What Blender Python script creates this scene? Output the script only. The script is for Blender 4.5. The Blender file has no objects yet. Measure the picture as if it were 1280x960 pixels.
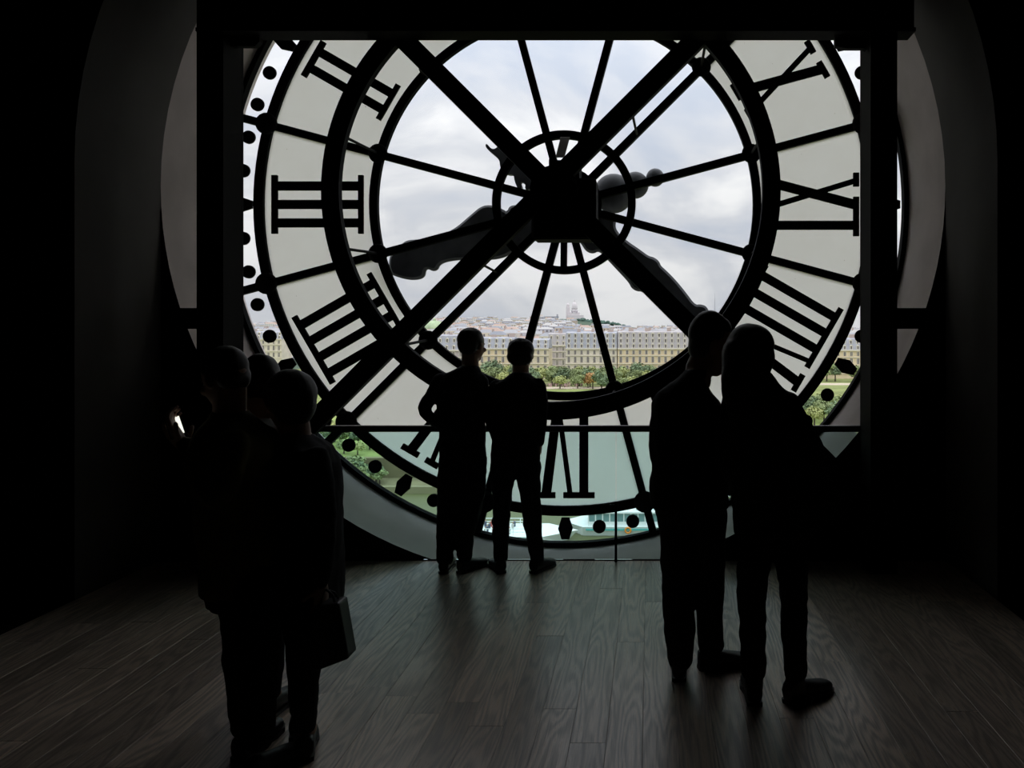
import bpy, bmesh, math, random
import numpy as np
from mathutils import Vector, Matrix, noise
random.seed(7)
SC = bpy.context.scene
COL = SC.collection

# ------------------------------------------------------------------ camera, sky, exposure
F, PX, PY, H = 1000.0, 812.0, 412.0, 1.65      # focal length and vanishing point in pixels of 1280x960, eye height
cam_d = bpy.data.cameras.new('camera')
cam = bpy.data.objects.new('camera', cam_d)
COL.objects.link(cam)
cam.location = (0, 0, H)
cam.rotation_euler = (math.pi / 2, 0, 0)
cam_d.sensor_width = 36.0
cam_d.lens = 36.0 * F / 1280.0
cam_d.shift_x = (640 - PX) / 1280.0
cam_d.shift_y = (PY - 480) / 1280.0
cam_d.clip_start = 0.05
cam_d.clip_end = 20000
SC.camera = cam

W = bpy.data.worlds.new('overcast_sky')
SC.world = W
W.use_nodes = True
nt = W.node_tree
nt.nodes.clear()
def N(t, **k):
    n = nt.nodes.new(t)
    for a, b in k.items():
        if a.startswith('i_'):
            n.inputs[a[2:]].default_value = b
        else:
            setattr(n, a, b)
    return n
L = lambda a, b: nt.links.new(a, b)
tc = N('ShaderNodeTexCoord')
mp = N('ShaderNodeMapping')
mp.inputs['Scale'].default_value = (2.6, 2.6, 5.5)
mp.inputs['Location'].default_value = (1.3, 0.4, 0.55)
L(tc.outputs['Generated'], mp.inputs['Vector'])
n1 = N('ShaderNodeTexNoise'); n1.inputs['Scale'].default_value = 1.3; n1.inputs['Detail'].default_value = 7; n1.inputs['Roughness'].default_value = 0.55; n1.inputs['Distortion'].default_value = 0.6
L(mp.outputs[0], n1.inputs['Vector'])
cr = N('ShaderNodeValToRGB')
cr.color_ramp.elements[0].position = 0.36; cr.color_ramp.elements[0].color = (0.45, 0.49, 0.575, 1)
cr.color_ramp.elements[1].position = 0.62; cr.color_ramp.elements[1].color = (0.76, 0.76, 0.775, 1)
e = cr.color_ramp.elements.new(0.50); e.color = (0.57, 0.585, 0.63, 1)
L(n1.outputs['Fac'], cr.inputs['Fac'])
# overcast skies brighten smoothly towards the zenith
sx = N('ShaderNodeSeparateXYZ'); L(tc.outputs['Generated'], sx.inputs[0])
mr = N('ShaderNodeMapRange'); mr.inputs['From Min'].default_value = 0.0; mr.inputs['From Max'].default_value = 1.0
mr.inputs['To Min'].default_value = 0.90; mr.inputs['To Max'].default_value = 3.7
pz = N('ShaderNodeMath', operation='POWER'); pz.inputs[1].default_value = 1.5; pz.use_clamp = True
mz = N('ShaderNodeMath', operation='MAXIMUM'); mz.inputs[1].default_value = 0.0
L(sx.outputs['Z'], mz.inputs[0]); L(mz.outputs[0], pz.inputs[0])
L(pz.outputs[0], mr.inputs['Value'])
bg = N('ShaderNodeBackground')
L(cr.outputs['Color'], bg.inputs['Color']); L(mr.outputs[0], bg.inputs['Strength'])
wo = N('ShaderNodeOutputWorld'); L(bg.outputs[0], wo.inputs['Surface'])

SC.view_settings.view_transform = 'Standard'
SC.view_settings.look = 'None'
SC.view_settings.exposure = 0.2
SC.view_settings.gamma = 1.0
SC.view_settings.use_curve_mapping = False
SC.cycles.max_bounces = 8
SC.cycles.transparent_max_bounces = 24

# ------------------------------------------------------------------ materials
MATS = {}
def mat(name, col, rough=0.6, metal=0.0, noise_amt=0.0, noise_scale=5.0, spec=0.5, bump=0.0, emit=None, rand=0.0, coord='Object'):
    if name in MATS:
        return MATS[name]
    m = bpy.data.materials.new(name); m.use_nodes = True
    t = m.node_tree; b = t.nodes['Principled BSDF']
    b.inputs['Base Color'].default_value = (*col, 1)
    b.inputs['Roughness'].default_value = rough
    b.inputs['Metallic'].default_value = metal
    b.inputs['Specular IOR Level'].default_value = spec
    src = None
    if noise_amt > 0:
        c = t.nodes.new('ShaderNodeTexCoord'); n = t.nodes.new('ShaderNodeTexNoise')
        n.inputs['Scale'].default_value = noise_scale; n.inputs['Detail'].default_value = 5
        t.links.new(c.outputs[coord], n.inputs['Vector'])
        r = t.nodes.new('ShaderNodeValToRGB')
        lo = [max(0, x * (1 - noise_amt)) for x in col]; hi = [min(1, x * (1 + noise_amt)) for x in col]
        r.color_ramp.elements[0].position = 0.3; r.color_ramp.elements[0].color = (*lo, 1)
        r.color_ramp.elements[1].position = 0.7; r.color_ramp.elements[1].color = (*hi, 1)
        t.links.new(n.outputs['Fac'], r.inputs['Fac']); src = r.outputs['Color']
        if bump > 0:
            bn = t.nodes.new('ShaderNodeBump'); bn.inputs['Strength'].default_value = bump
            t.links.new(n.outputs['Fac'], bn.inputs['Height']); t.links.new(bn.outputs['Normal'], b.inputs['Normal'])
    if rand > 0:
        oi = t.nodes.new('ShaderNodeObjectInfo'); hs = t.nodes.new('ShaderNodeHueSaturation')
        mrg = t.nodes.new('ShaderNodeMapRange'); mrg.inputs['To Min'].default_value = 1 - rand; mrg.inputs['To Max'].default_value = 1 + rand
        t.links.new(oi.outputs['Random'], mrg.inputs['Value']); t.links.new(mrg.outputs[0], hs.inputs['Value'])
        if src is not None: t.links.new(src, hs.inputs['Color'])
        else: hs.inputs['Color'].default_value = (*col, 1)
        src = hs.outputs['Color']
    if src is not None:
        t.links.new(src, b.inputs['Base Color'])
    if emit:
        b.inputs['Emission Color'].default_value = (*emit[0], 1); b.inputs['Emission Strength'].default_value = emit[1]
    MATS[name] = m
    return m

def glass(name, tint, refl=1.0):
    m = bpy.data.materials.new(name); m.use_nodes = True
    t = m.node_tree; t.nodes.clear()
    tr = t.nodes.new('ShaderNodeBsdfTransparent'); tr.inputs['Color'].default_value = (*tint, 1)
    gl = t.nodes.new('ShaderNodeBsdfGlossy'); gl.inputs['Roughness'].default_value = 0.02
    fr = t.nodes.new('ShaderNodeFresnel'); fr.inputs['IOR'].default_value = 1.0 + 0.3 * refl
    mx = t.nodes.new('ShaderNodeMixShader'); o = t.nodes.new('ShaderNodeOutputMaterial')
    t.links.new(fr.outputs[0], mx.inputs[0]); t.links.new(tr.outputs[0], mx.inputs[1]); t.links.new(gl.outputs[0], mx.inputs[2])
    t.links.new(mx.outputs[0], o.inputs['Surface'])
    MATS[name] = m
    return m

def frosted(name):
    m = bpy.data.materials.new(name); m.use_nodes = True
    t = m.node_tree; t.nodes.clear()
    c = t.nodes.new('ShaderNodeTexCoord')
    n = t.nodes.new('ShaderNodeTexNoise'); n.inputs['Scale'].default_value = 2.2; n.inputs['Detail'].default_value = 4
    t.links.new(c.outputs['Object'], n.inputs['Vector'])
    r = t.nodes.new('ShaderNodeValToRGB')
    r.color_ramp.elements[0].position = 0.3; r.color_ramp.elements[0].color = (0.96, 0.925, 0.885, 1)
    r.color_ramp.elements[1].position = 0.7; r.color_ramp.elements[1].color = (1.0, 0.975, 0.945, 1)
    t.links.new(n.outputs['Fac'], r.inputs['Fac'])
    # specks of dirt on the pane
    n2 = t.nodes.new('ShaderNodeTexNoise'); n2.inputs['Scale'].default_value = 26; n2.inputs['Detail'].default_value = 3
    t.links.new(c.outputs['Object'], n2.inputs['Vector'])
    r2 = t.nodes.new('ShaderNodeValToRGB'); r2.color_ramp.elements[0].position = 0.22; r2.color_ramp.elements[0].color = (0.55, 0.5, 0.45, 1)
    r2.color_ramp.elements[1].position = 0.28; r2.color_ramp.elements[1].color = (1, 1, 1, 1)
    t.links.new(n2.outputs['Fac'], r2.inputs['Fac'])
    mu = t.nodes.new('ShaderNodeMixRGB'); mu.blend_type = 'MULTIPLY'; mu.inputs[0].default_value = 1
    t.links.new(r.outputs[0], mu.inputs[1]); t.links.new(r2.outputs[0], mu.inputs[2])
    tl = t.nodes.new('ShaderNodeBsdfTranslucent'); t.links.new(mu.outputs[0], tl.inputs['Color'])
    df = t.nodes.new('ShaderNodeBsdfDiffuse'); df.inputs['Color'].default_value = (0.5, 0.48, 0.46, 1)
    mx = t.nodes.new('ShaderNodeMixShader'); mx.inputs[0].default_value = 0.02
    o = t.nodes.new('ShaderNodeOutputMaterial')
    t.links.new(tl.outputs[0], mx.inputs[1]); t.links.new(df.outputs[0], mx.inputs[2]); t.links.new(mx.outputs[0], o.inputs['Surface'])
    MATS[name] = m
    return m

def wood(name):
    m = bpy.data.materials.new(name); m.use_nodes = True
    t = m.node_tree; b = t.nodes['Principled BSDF']
    c = t.nodes.new('ShaderNodeTexCoord'); oi = t.nodes.new('ShaderNodeObjectInfo')
    sc = t.nodes.new('ShaderNodeVectorMath'); sc.operation = 'SCALE'; sc.inputs[0].default_value = (37, 53, 11)
    t.links.new(oi.outputs['Random'], sc.inputs['Scale'])
    ad = t.nodes.new('ShaderNodeVectorMath'); ad.operation = 'ADD'
    t.links.new(c.outputs['Object'], ad.inputs[0]); t.links.new(sc.outputs[0], ad.inputs[1])
    mp = t.nodes.new('ShaderNodeMapping'); mp.inputs['Scale'].default_value = (7.0, 0.75, 1)
    t.links.new(ad.outputs[0], mp.inputs['Vector'])
    n = t.nodes.new('ShaderNodeTexNoise'); n.inputs['Scale'].default_value = 1.0; n.inputs['Detail'].default_value = 1.5
    t.links.new(mp.outputs[0], n.inputs['Vector'])
    mul = t.nodes.new('ShaderNodeMath'); mul.operation = 'MULTIPLY'; mul.inputs[1].default_value = 95
    t.links.new(n.outputs['Fac'], mul.inputs[0])
    si = t.nodes.new('ShaderNodeMath'); si.operation = 'SINE'; t.links.new(mul.outputs[0], si.inputs[0])
    mp2 = t.nodes.new('ShaderNodeMapping'); mp2.inputs['Scale'].default_value = (180, 6, 1)
    t.links.new(ad.outputs[0], mp2.inputs['Vector'])
    n2 = t.nodes.new('ShaderNodeTexNoise'); n2.inputs['Scale'].default_value = 1; n2.inputs['Detail'].default_value = 2
    t.links.new(mp2.outputs[0], n2.inputs['Vector'])
    mm = t.nodes.new('ShaderNodeMath'); mm.operation = 'MULTIPLY_ADD'; mm.inputs[1].default_value = 0.20
    t.links.new(si.outputs[0], mm.inputs[0]); t.links.new(n2.outputs['Fac'], mm.inputs[2])
    r = t.nodes.new('ShaderNodeValToRGB')
    r.color_ramp.elements[0].position = 0.25; r.color_ramp.elements[0].color = (0.36, 0.28, 0.225, 1)
    r.color_ramp.elements[1].position = 0.85; r.color_ramp.elements[1].color = (0.80, 0.64, 0.52, 1)
    t.links.new(mm.outputs[0], r.inputs['Fac'])
    hs = t.nodes.new('ShaderNodeHueSaturation'); mr_ = t.nodes.new('ShaderNodeMapRange')
    mr_.inputs['To Min'].default_value = 0.7; mr_.inputs['To Max'].default_value = 1.3
    t.links.new(oi.outputs['Random'], mr_.inputs['Value']); t.links.new(mr_.outputs[0], hs.inputs['Value'])
    t.links.new(r.outputs[0], hs.inputs['Color']); t.links.new(hs.outputs[0], b.inputs['Base Color'])
    rr = t.nodes.new('ShaderNodeMapRange'); rr.inputs['From Min'].default_value = 0.1; rr.inputs['From Max'].default_value = 0.9
    rr.inputs['To Min'].default_value = 0.40; rr.inputs['To Max'].default_value = 0.25
    t.links.new(mm.outputs[0], rr.inputs['Value']); t.links.new(rr.outputs[0], b.inputs['Roughness'])
    b.inputs['Specular IOR Level'].default_value = 1.0
    bn = t.nodes.new('ShaderNodeBump'); bn.inputs['Strength'].default_value = 0.12; bn.inputs['Distance'].default_value = 0.004
    t.links.new(mm.outputs[0], bn.inputs['Height']); t.links.new(bn.outputs[0], b.inputs['Normal'])
    MATS[name] = m
    return m

M_STEEL = mat('black_steel', (0.006, 0.006, 0.007), 0.75, 0.0, spec=0.08)
M_IRON = mat('black_cast_iron', (0.005, 0.005, 0.006), 0.8, 0.0, spec=0.06)
M_HAND = mat('dark_bronze', (0.075, 0.078, 0.088), 0.55, 0.0, 0.35, 6, 0.4)
M_ZINC = mat('grey_metal', (0.42, 0.41, 0.43), 0.5, 0.0, 0.2, 12)
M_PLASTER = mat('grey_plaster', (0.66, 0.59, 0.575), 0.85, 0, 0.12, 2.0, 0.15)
M_ARCH = mat('shaded_plaster', (0.14, 0.134, 0.13), 0.9, 0, 0.15, 1.5, 0.1)  # same plaster as the reveal, fall-off of light put into the darker colour
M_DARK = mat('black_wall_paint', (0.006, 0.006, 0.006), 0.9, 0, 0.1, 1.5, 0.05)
M_SUBFLOOR = mat('dark_subfloor', (0.012, 0.011, 0.010), 0.8, 0, spec=0.1)
M_WOOD = wood('dark_oak')
M_GLASS = glass('clear_glass', (0.985, 0.99, 0.985), 0.7)
M_TEAL = glass('teal_guard_glass', (0.835, 0.965, 0.96), 0.5)
M_FROST = frosted('milk_glass')

# ------------------------------------------------------------------ helpers
def P(px, py, d):
    return Vector(((px - PX) * d / F, d, H + (PY - py) * d / F))

def mesh(name, verts, faces, mats, smooth=False, mi=None):
    me = bpy.data.meshes.new(name)
    me.from_pydata([tuple(v) for v in verts], [], faces)
    for m in (mats if isinstance(mats, (list, tuple)) else [mats]):
        me.materials.append(m)
    if mi is not None:
        me.polygons.foreach_set('material_index', mi)
    if smooth:
        me.polygons.foreach_set('use_smooth', [True] * len(me.polygons))
    me.update()
    return me

def wloc(o):
    v = Vector((0, 0, 0))
    while o is not None:
        v += o.location; o = o.parent
    return v

def link(name, me, parent=None, loc=None, label=None, cat=None, group=None, kind=None):
    """me is in world coordinates unless loc (world origin of the mesh) is given"""
    o = bpy.data.objects.new(name, me)
    COL.objects.link(o)
    target = Vector(loc) if loc is not None else Vector((0, 0, 0))
    if parent is not None:
        o.parent = parent
        o.location = target - wloc(parent)
    else:
        o.location = target
    tag(o, label, cat, group, kind)
    return o

def tag(o, label=None, cat=None, group=None, kind=None):
    if label: o['label'] = label
    if cat: o['category'] = cat
    if group: o['group'] = group
    if kind: o['kind'] = kind

def root(name, loc, label=None, cat=None, group=None, kind=None):
    o = bpy.data.objects.new(name, None)
    COL.objects.link(o); o.location = loc; o.empty_display_size = 0.1
    tag(o, label, cat, group, kind)
    return o

class MB:
    """collects closed pieces of one part"""
    def __init__(s): s.v = []; s.f = []; s.mi = []
    def add(s, v, f, k=0):
        b = len(s.v); s.v += [Vector(x) for x in v]; s.f += [tuple(i + b for i in q) for q in f]; s.mi += [k] * len(f)
        return s
    def box(s, a, b, k=0):
        x0, y0, z0 = a; x1, y1, z1 = b
        return s.add([(x0, y0, z0), (x1, y0, z0), (x1, y1, z0), (x0, y1, z0), (x0, y0, z1), (x1, y0, z1), (x1, y1, z1), (x0, y1, z1)],
                     [(3, 2, 1, 0), (4, 5, 6, 7), (0, 1, 5, 4), (1, 2, 6, 5), (2, 3, 7, 6), (3, 0, 4, 7)], k)
    def prism(s, pts, y0, y1, k=0):
        """polygon of (x, z) extruded along y"""
        n = len(pts)
        v = [(x, y0, z) for x, z in pts] + [(x, y1, z) for x, z in pts]
        f = [tuple(range(n)), tuple(range(2 * n - 1, n - 1, -1))] + [(i, i + n, (i + 1) % n + n, (i + 1) % n) for i in range(n)]
        return s.add(v, f, k)
    def bar(s, p, q, w, y0, y1, k=0):
        """straight bar in the xz plane from p to q, width w"""
        p = Vector(p); q = Vector(q); d = (q - p).normalized(); n = Vector((-d.y, d.x)) * w / 2
        return s.prism([tuple(p + n), tuple(p - n), tuple(q - n), tuple(q + n)], y0, y1, k)
    def ring(s, cx, cz, r0, r1, y0, y1, n=120, a0=0.0, a1=None, k=0):
        full = a1 is None
        m = n if full else n + 1
        v = []
        for i in range(m):
            a = (2 * math.pi * i / n) if full else a0 + (a1 - a0) * i / n
            c, s_ = math.cos(a), math.sin(a)
            for r, y in ((r0, y0), (r1, y0), (r1, y1), (r0, y1)):
                v.append((cx + r * c, y, cz + r * s_))
        f = []
        for i in range(n):
            j = (i + 1) % m
            for q in range(4):
                f.append((i * 4 + q, i * 4 + (q + 1) % 4, j * 4 + (q + 1) % 4, j * 4 + q))
        if not full:
            f.append((3, 2, 1, 0)); f.append(tuple(n * 4 + q for q in range(4)))
        return s.add(v, f, k)
    def tube(s, a, b, r0, r1=None, n=10, k=0):
        r1 = r0 if r1 is None else r1
        a = Vector(a); b = Vector(b); d = (b - a).normalized()
        u = d.orthogonal().normalized(); w = d.cross(u)
        v = []
        for c, r in ((a, r0), (b, r1)):
            for i in range(n):
                t = 2 * math.pi * i / n; v.append(c + (u * math.cos(t) + w * math.sin(t)) * r)
        f = [tuple(range(n - 1, -1, -1)), tuple(range(n, 2 * n))] + [(i, (i + 1) % n, n + (i + 1) % n, n + i) for i in range(n)]
        return s.add(v, f, k)
    def ball(s, c, rx, ry=None, rz=None, nu=14, nv=8, k=0, rot=None):
        ry = rx if ry is None else ry; rz = rx if rz is None else rz; c = Vector(c)
        v = [Vector((0, 0, -rz))]; f = []
        for j in range(1, nv):
            t = -math.pi / 2 + math.pi * j / nv
            for i in range(nu):
                a = 2 * math.pi * i / nu
                v.append(Vector((rx * math.cos(t) * math.cos(a), ry * math.cos(t) * math.sin(a), rz * math.sin(t))))
        v.append(Vector((0, 0, rz)))
        for i in range(nu):
            f.append((0, 1 + (i + 1) % nu, 1 + i))
            for j in range(nv - 2):
                p = 1 + j * nu
                f.append((p + i, p + (i + 1) % nu, p + nu + (i + 1) % nu, p + nu + i))
            p = 1 + (nv - 2) * nu
            f.append((p + i, p + (i + 1) % nu, len(v) - 1))
        if rot is not None: v = [rot @ x for x in v]
        return s.add([x + c for x in v], f, k)
    def loft(s, rings, k=0):
        """rings: lists of n points; capped with fans"""
        n = len(rings[0]); v = []; f = []
        for r in rings: v += r
        for j in range(len(rings) - 1):
            for i in range(n):
                a = j * n; f.append((a + i, a + (i + 1) % n, a + n + (i + 1) % n, a + n + i))
        c0 = sum(rings[0], Vector()) / n; c1 = sum(rings[-1], Vector()) / n
        v += [c0, c1]; q = len(v) - 2; a = (len(rings) - 1) * n
        for i in range(n):
            f.append((q, (i + 1) % n, i)); f.append((q + 1, a + i, a + (i + 1) % n))
        return s.add(v, f, k)
    def mesh(s, name, mats, smooth=False, off=None):
        v = s.v if off is None else [x - Vector(off) for x in s.v]
        return mesh(name, v, s.f, mats, smooth, s.mi)
    def build(s, name, mats, parent=None, smooth=False, **k):
        # origin at the middle of the piece's base
        xs = [v.x for v in s.v]; ys = [v.y for v in s.v]; zs = [v.z for v in s.v]
        o = Vector(((min(xs) + max(xs)) / 2, (min(ys) + max(ys)) / 2, min(zs)))
        return link(name, s.mesh(name, mats, smooth, o), parent, loc=o, **k)

def bevel_mesh(me, w, seg=1):
    bm = bmesh.new(); bm.from_mesh(me)
    bmesh.ops.recalc_face_normals(bm, faces=bm.faces)
    es = [e for e in bm.edges if e.is_manifold and e.calc_face_angle(0) > 0.6]
    bmesh.ops.bevel(bm, geom=es, offset=w, segments=seg, affect='EDGES', profile=0.5)
    bm.to_mesh(me); bm.free(); me.update()

# ------------------------------------------------------------------ the place: measures
DD = 6.60                      # dial plane
FR = 5.64                      # steel frame plane
PA = 5.74                      # front of the round reveal
PB = 4.88                      # front of the arched recess
PD = DD / F                    # metres per pixel at the dial
CX = (707 - PX) * PD
CZ = H + (PY - 256) * PD
RR = 426.5 * PD                # radius of the reveal

# ------------------------------------------------------------------ room shell
GROUND = -26.0
def arch_pts(n=48):
    return [(CX + RR * math.cos(math.pi * i / n), CZ + RR * math.sin(math.pi * i / n)) for i in range(n + 1)]
X0, X1, Y0, ZT = -6.5, 5.5, -4.5, 6.6
# floor slab and its planks
b = MB().box((X0, Y0, -0.35), (X1, PA, -0.022))
floor = b.build('floor', M_SUBFLOOR, kind='structure')
pw = 0.145
proto = {}
x = CX - RR - 0.0
ix = 0
while x < CX + RR:
    w = min(pw, CX + RR - x) - 0.0009
    if w < 0.03: break
    y = 0.6 - random.random() * 1.7
    while y < PA - 0.035:
        ln = random.choice((1.5, 1.9, 2.3))
        y1 = min(y + ln, PA - 0.03)
        if PA - 0.03 - y1 < 0.35: y1 = PA - 0.03
        if y1 > 1.4 and y1 - y > 0.25:
            key = (round(w, 3), round(y1 - y, 2))
            if key not in proto:
                q = MB(); hw, hl = w / 2, (y1 - y) / 2 - 0.0004; c = 0.0010
                q.add([(-hw, -hl, -0.02), (hw, -hl, -0.02), (hw, hl, -0.02), (-hw, hl, -0.02),
                       (-hw, -hl, -c), (hw, -hl, -c), (hw, hl, -c), (-hw, hl, -c),
                       (-hw + c, -hl + c, 0), (hw - c, -hl + c, 0), (hw - c, hl - c, 0), (-hw + c, hl - c, 0)],
                      [(3, 2, 1, 0), (0, 1, 5, 4), (1, 2, 6, 5), (2, 3, 7, 6), (3, 0, 4, 7), (4, 5, 9, 8), (5, 6, 10, 9), (6, 7, 11, 10), (7, 4, 8, 11), (8, 9, 10, 11)])
                proto[key] = q.mesh('plank', M_WOOD)
            link('plank', proto[key], floor, loc=(x + w / 2, (y + y1) / 2, random.uniform(-0.0006, 0.0004)))
        y = y1 + 0.0004
    x += pw
MB().box((CX - RR, PA - 0.028, -0.02), (CX + RR, PA, 0.004)).build('trim_1', M_STEEL, kind='structure')

# wall with the arched opening (faces the room)
ap = arch_pts()
q = MB()
T = 0.25
path = [(CX + RR, 0.0)] + ap + [(CX - RR, 0.0)]
outer = [(X1, 0.0)] + [None] * len(ap) + [(X0, 0.0)]
for i, (ax, az) in enumerate(ap):
    dx, dz = ax - CX, az - CZ
    cand = []
    if dx > 1e-6: cand.append((X1 - CX) / dx)
    if dx < -1e-6: cand.append((X0 - CX) / dx)
    if dz > 1e-6: cand.append((ZT - CZ) / dz)
    t_ = min(cand); outer[i + 1] = (CX + dx * t_, CZ + dz * t_)
n = len(path)
path_w = [(CX + RR, -0.3)] + ap + [(CX - RR, -0.3)]; outer[0] = (X1, -0.3); outer[-1] = (X0, -0.3)
v = [(a, PB, c) for a, c in path_w] + [(a, PB, c) for a, c in outer]
f = [(i, i + 1, n + i + 1, n + i) for i in range(n - 1)]
# the two upper corners
for cx_, lo in ((X1, True), (X0, False)):
    for i in range(1, n - 2):
        a, c = outer[i], outer[i + 1]
        if (abs(a[0] - cx_) < 1e-4) != (abs(c[0] - cx_) < 1e-4) and (abs(a[1] - ZT) < 1e-4 or abs(c[1] - ZT) < 1e-4):
            v.append((cx_, PB, ZT)); f.append((n + i, n + i + 1, len(v) - 1))
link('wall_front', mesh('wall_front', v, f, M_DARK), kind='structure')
# arched recess: straight jambs and half round vault
q = MB()
rr0 = [Vector((a, PB, c)) for a, c in path_w]; rr1 = [Vector((a, PA, c)) for a, c in path_w]
v = rr0 + rr1
f = [(i, i + 1, n + i + 1, n + i) for i in range(n - 1)]
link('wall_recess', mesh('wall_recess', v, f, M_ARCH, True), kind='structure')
# wall at the back of the recess below the springing, around the round reveal
m_ = 60
v = []; f = []
for i in range(m_ + 1):
    a = math.pi + math.pi * i / m_
    cx_, cz_ = CX + RR * math.cos(a), CZ + RR * math.sin(a)
    v.append((cx_, PA, max(cz_, -0.03))); v.append((CX - RR if i <= m_ / 2 else CX + RR, PA, max(cz_, -0.03)))
for i in range(m_):
    if i == m_ // 2 - 1 or i == m_ // 2:
        continue
    f.append((2 * i, 2 * i + 1, 2 * i + 3, 2 * i + 2))
link('wall_spandrel', mesh('wall_spandrel', v, f, M_DARK), kind='structure')
# round reveal between the recess and the dial
v = []; f = []; nn = 128
for i in range(nn):
    a = 2 * math.pi * i / nn
    for y in (PA, DD + 0.12):
        v.append((CX + RR * math.cos(a), y, CZ + RR * math.sin(a)))
for i in range(nn):
    j = (i + 1) % nn; f.append((2 * i, 2 * j, 2 * j + 1, 2 * i + 1))
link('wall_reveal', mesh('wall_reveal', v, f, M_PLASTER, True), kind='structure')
# the rest of the room
MB().box((X0 - .2, Y0, -0.35), (X0, PB, ZT)).build('wall_left', M_DARK, kind='structure')
MB().box((X1, Y0, -0.35), (X1 + .2, PB, ZT)).build('wall_right', M_DARK, kind='structure')
MB().box((X0 - .2, Y0 - .2, -0.35), (X1 + .2, Y0, ZT)).build('wall_back', M_DARK, kind='structure')
MB().box((X0 - .2, Y0 - .2, ZT), (X1 + .2, PB + .02, ZT + .2)).build('ceiling', M_DARK, kind='structure')
# outer face of the building around the dial
v = []; f = []
for i in range(nn):
    a = 2 * math.pi * i / nn; c, s_ = math.cos(a), math.sin(a)
    v.append((CX + RR * c, DD + 0.12, CZ + RR * s_)); v.append((CX + 1.9 * RR * c, DD + 0.12, CZ + 1.9 * RR * s_))
for i in range(nn):
    j = (i + 1) % nn; f.append((2 * i, 2 * j, 2 * j + 1, 2 * i + 1))
link('wall_exterior', mesh('wall_exterior', v, f, mat('limestone_wall', (0.5, 0.46, 0.4), 0.9, 0, 0.1, 1)), kind='structure')

# ------------------------------------------------------------------ clock
clock = root('clock', (CX, DD, CZ - RR), 'huge round glass clock face with black iron rings and roman numerals seen from behind', 'clock')
def pol(r_px, deg, off=(0, 0)):
    a = math.radians(deg); return (CX + r_px * PD * math.cos(a), CZ + r_px * PD * math.sin(a))
yi = DD - 0.05                     # inner face of the iron
def cring(name, r0, r1, y0, y1):
    q = MB().ring(CX, CZ, r0 * PD, r1 * PD, y0, y1, 144)
    return q.build(name, M_IRON, clock)
cring('outer_rim', 420.5, 426.3, yi - 0.01, DD + 0.012)
cring('numeral_ring', 376, 388, DD - 0.035, DD + 0.02)
cring('inner_ring', 234, 244, DD - 0.035, DD + 0.02)
cring('hub_ring', 78.5, 88, yi - 0.09, yi - 0.03)
q = MB().tube((CX, yi - 0.12, CZ), (CX, DD + 0.3, CZ), 0.17, 0.17, 32)
q.tube((CX, yi - 0.02, CZ), (CX, DD + 0.02, CZ), 0.30, 0.30, 32)
q.build('hub', M_IRON, clock)
# spokes with bosses on the rings
q = MB().bar((26 * PD, 0), (422 * PD, 0), 9.0 * PD, -0.03, 0.04)
me_sp = q.mesh('spoke', M_IRON)
q = MB().ball((0, 0, 0), 12.0 * PD, 0.05, 12.0 * PD, 18, 10); me_b1 = q.mesh('boss', M_IRON, True)
q = MB().ball((0, 0, 0), 13.5 * PD, 0.05, 13.5 * PD, 18, 10); me_b2 = q.mesh('boss', M_IRON, True)
for k in range(12):
    o = link('spoke', me_sp, clock, loc=(CX, DD - 0.02, CZ)); o.rotation_euler = (0, -math.radians(15 + 30 * k), 0)
for k in range(12):
    for me_, r in ((me_b1, 239), (me_b2, 382)):
        x_, z_ = pol(r, 15 + 30 * k); link('boss', me_, clock, loc=(x_, yi - 0.02, z_))
# panes of glass between the spokes
def pane_mesh(name, r0, r1, mats, y, th, n=10):
    q = MB().ring(0, 0, max(r0, 0.5) * PD, r1 * PD, y, y + th, n, math.radians(15), math.radians(45))
    me = q.mesh(name, mats)
    if isinstance(mats, list):
        mi = [0 if (p.normal.y < -0.9) else 1 for p in me.polygons]
        bm = bmesh.new(); bm.from_mesh(me); bmesh.ops.recalc_face_normals(bm, faces=bm.faces)
        for fc in bm.faces: fc.material_index = 0 if fc.normal.y < -0.9 else 1
        bm.to_mesh(me); bm.free()
    return me
me_f = pane_mesh('frosted_pane', 243, 377, [M_FROST, M_GLASS], 0.0, 0.012)
me_c = pane_mesh('clear_pane', 8, 235, M_GLASS, 0.0, 0.010)
me_o = pane_mesh('minute_pane', 387, 421, M_GLASS, 0.0, 0.010)
for k in range(12):
    for nm, me_ in (('clear_pane', me_c), ('frosted_pane', me_f), ('minute_pane', me_o)):
        o = link(nm, me_, clock, loc=(CX, DD, CZ)); o.rotation_euler = (0, -math.radians(30 * k), 0)
# minute marks: discs, lozenges at the hours
q = MB().tube((0, -0.02, 0), (0, 0.0, 0), 8.2 * PD, 8.2 * PD, 28); me_dot = q.mesh('minute_dot', M_IRON)
hx = [(-4.8, -13.5), (4.8, -13.5), (9.2, 0), (4.8, 13.5), (-4.8, 13.5), (-9.2, 0)]
q = MB().prism([(a * PD, c * PD) for a, c in hx], -0.02, 0.0); me_hex = q.mesh('hour_lozenge', M_IRON)
for k in range(60):
    deg = 90 + 6 * k
    x_, z_ = pol(404, deg)
    o = link('hour_lozenge' if k % 5 == 0 else 'minute_dot', me_hex if k % 5 == 0 else me_dot, clock, loc=(x_, DD - 0.001, z_))
    o.rotation_euler = (0, -math.radians(deg - 90), 0)
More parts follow.
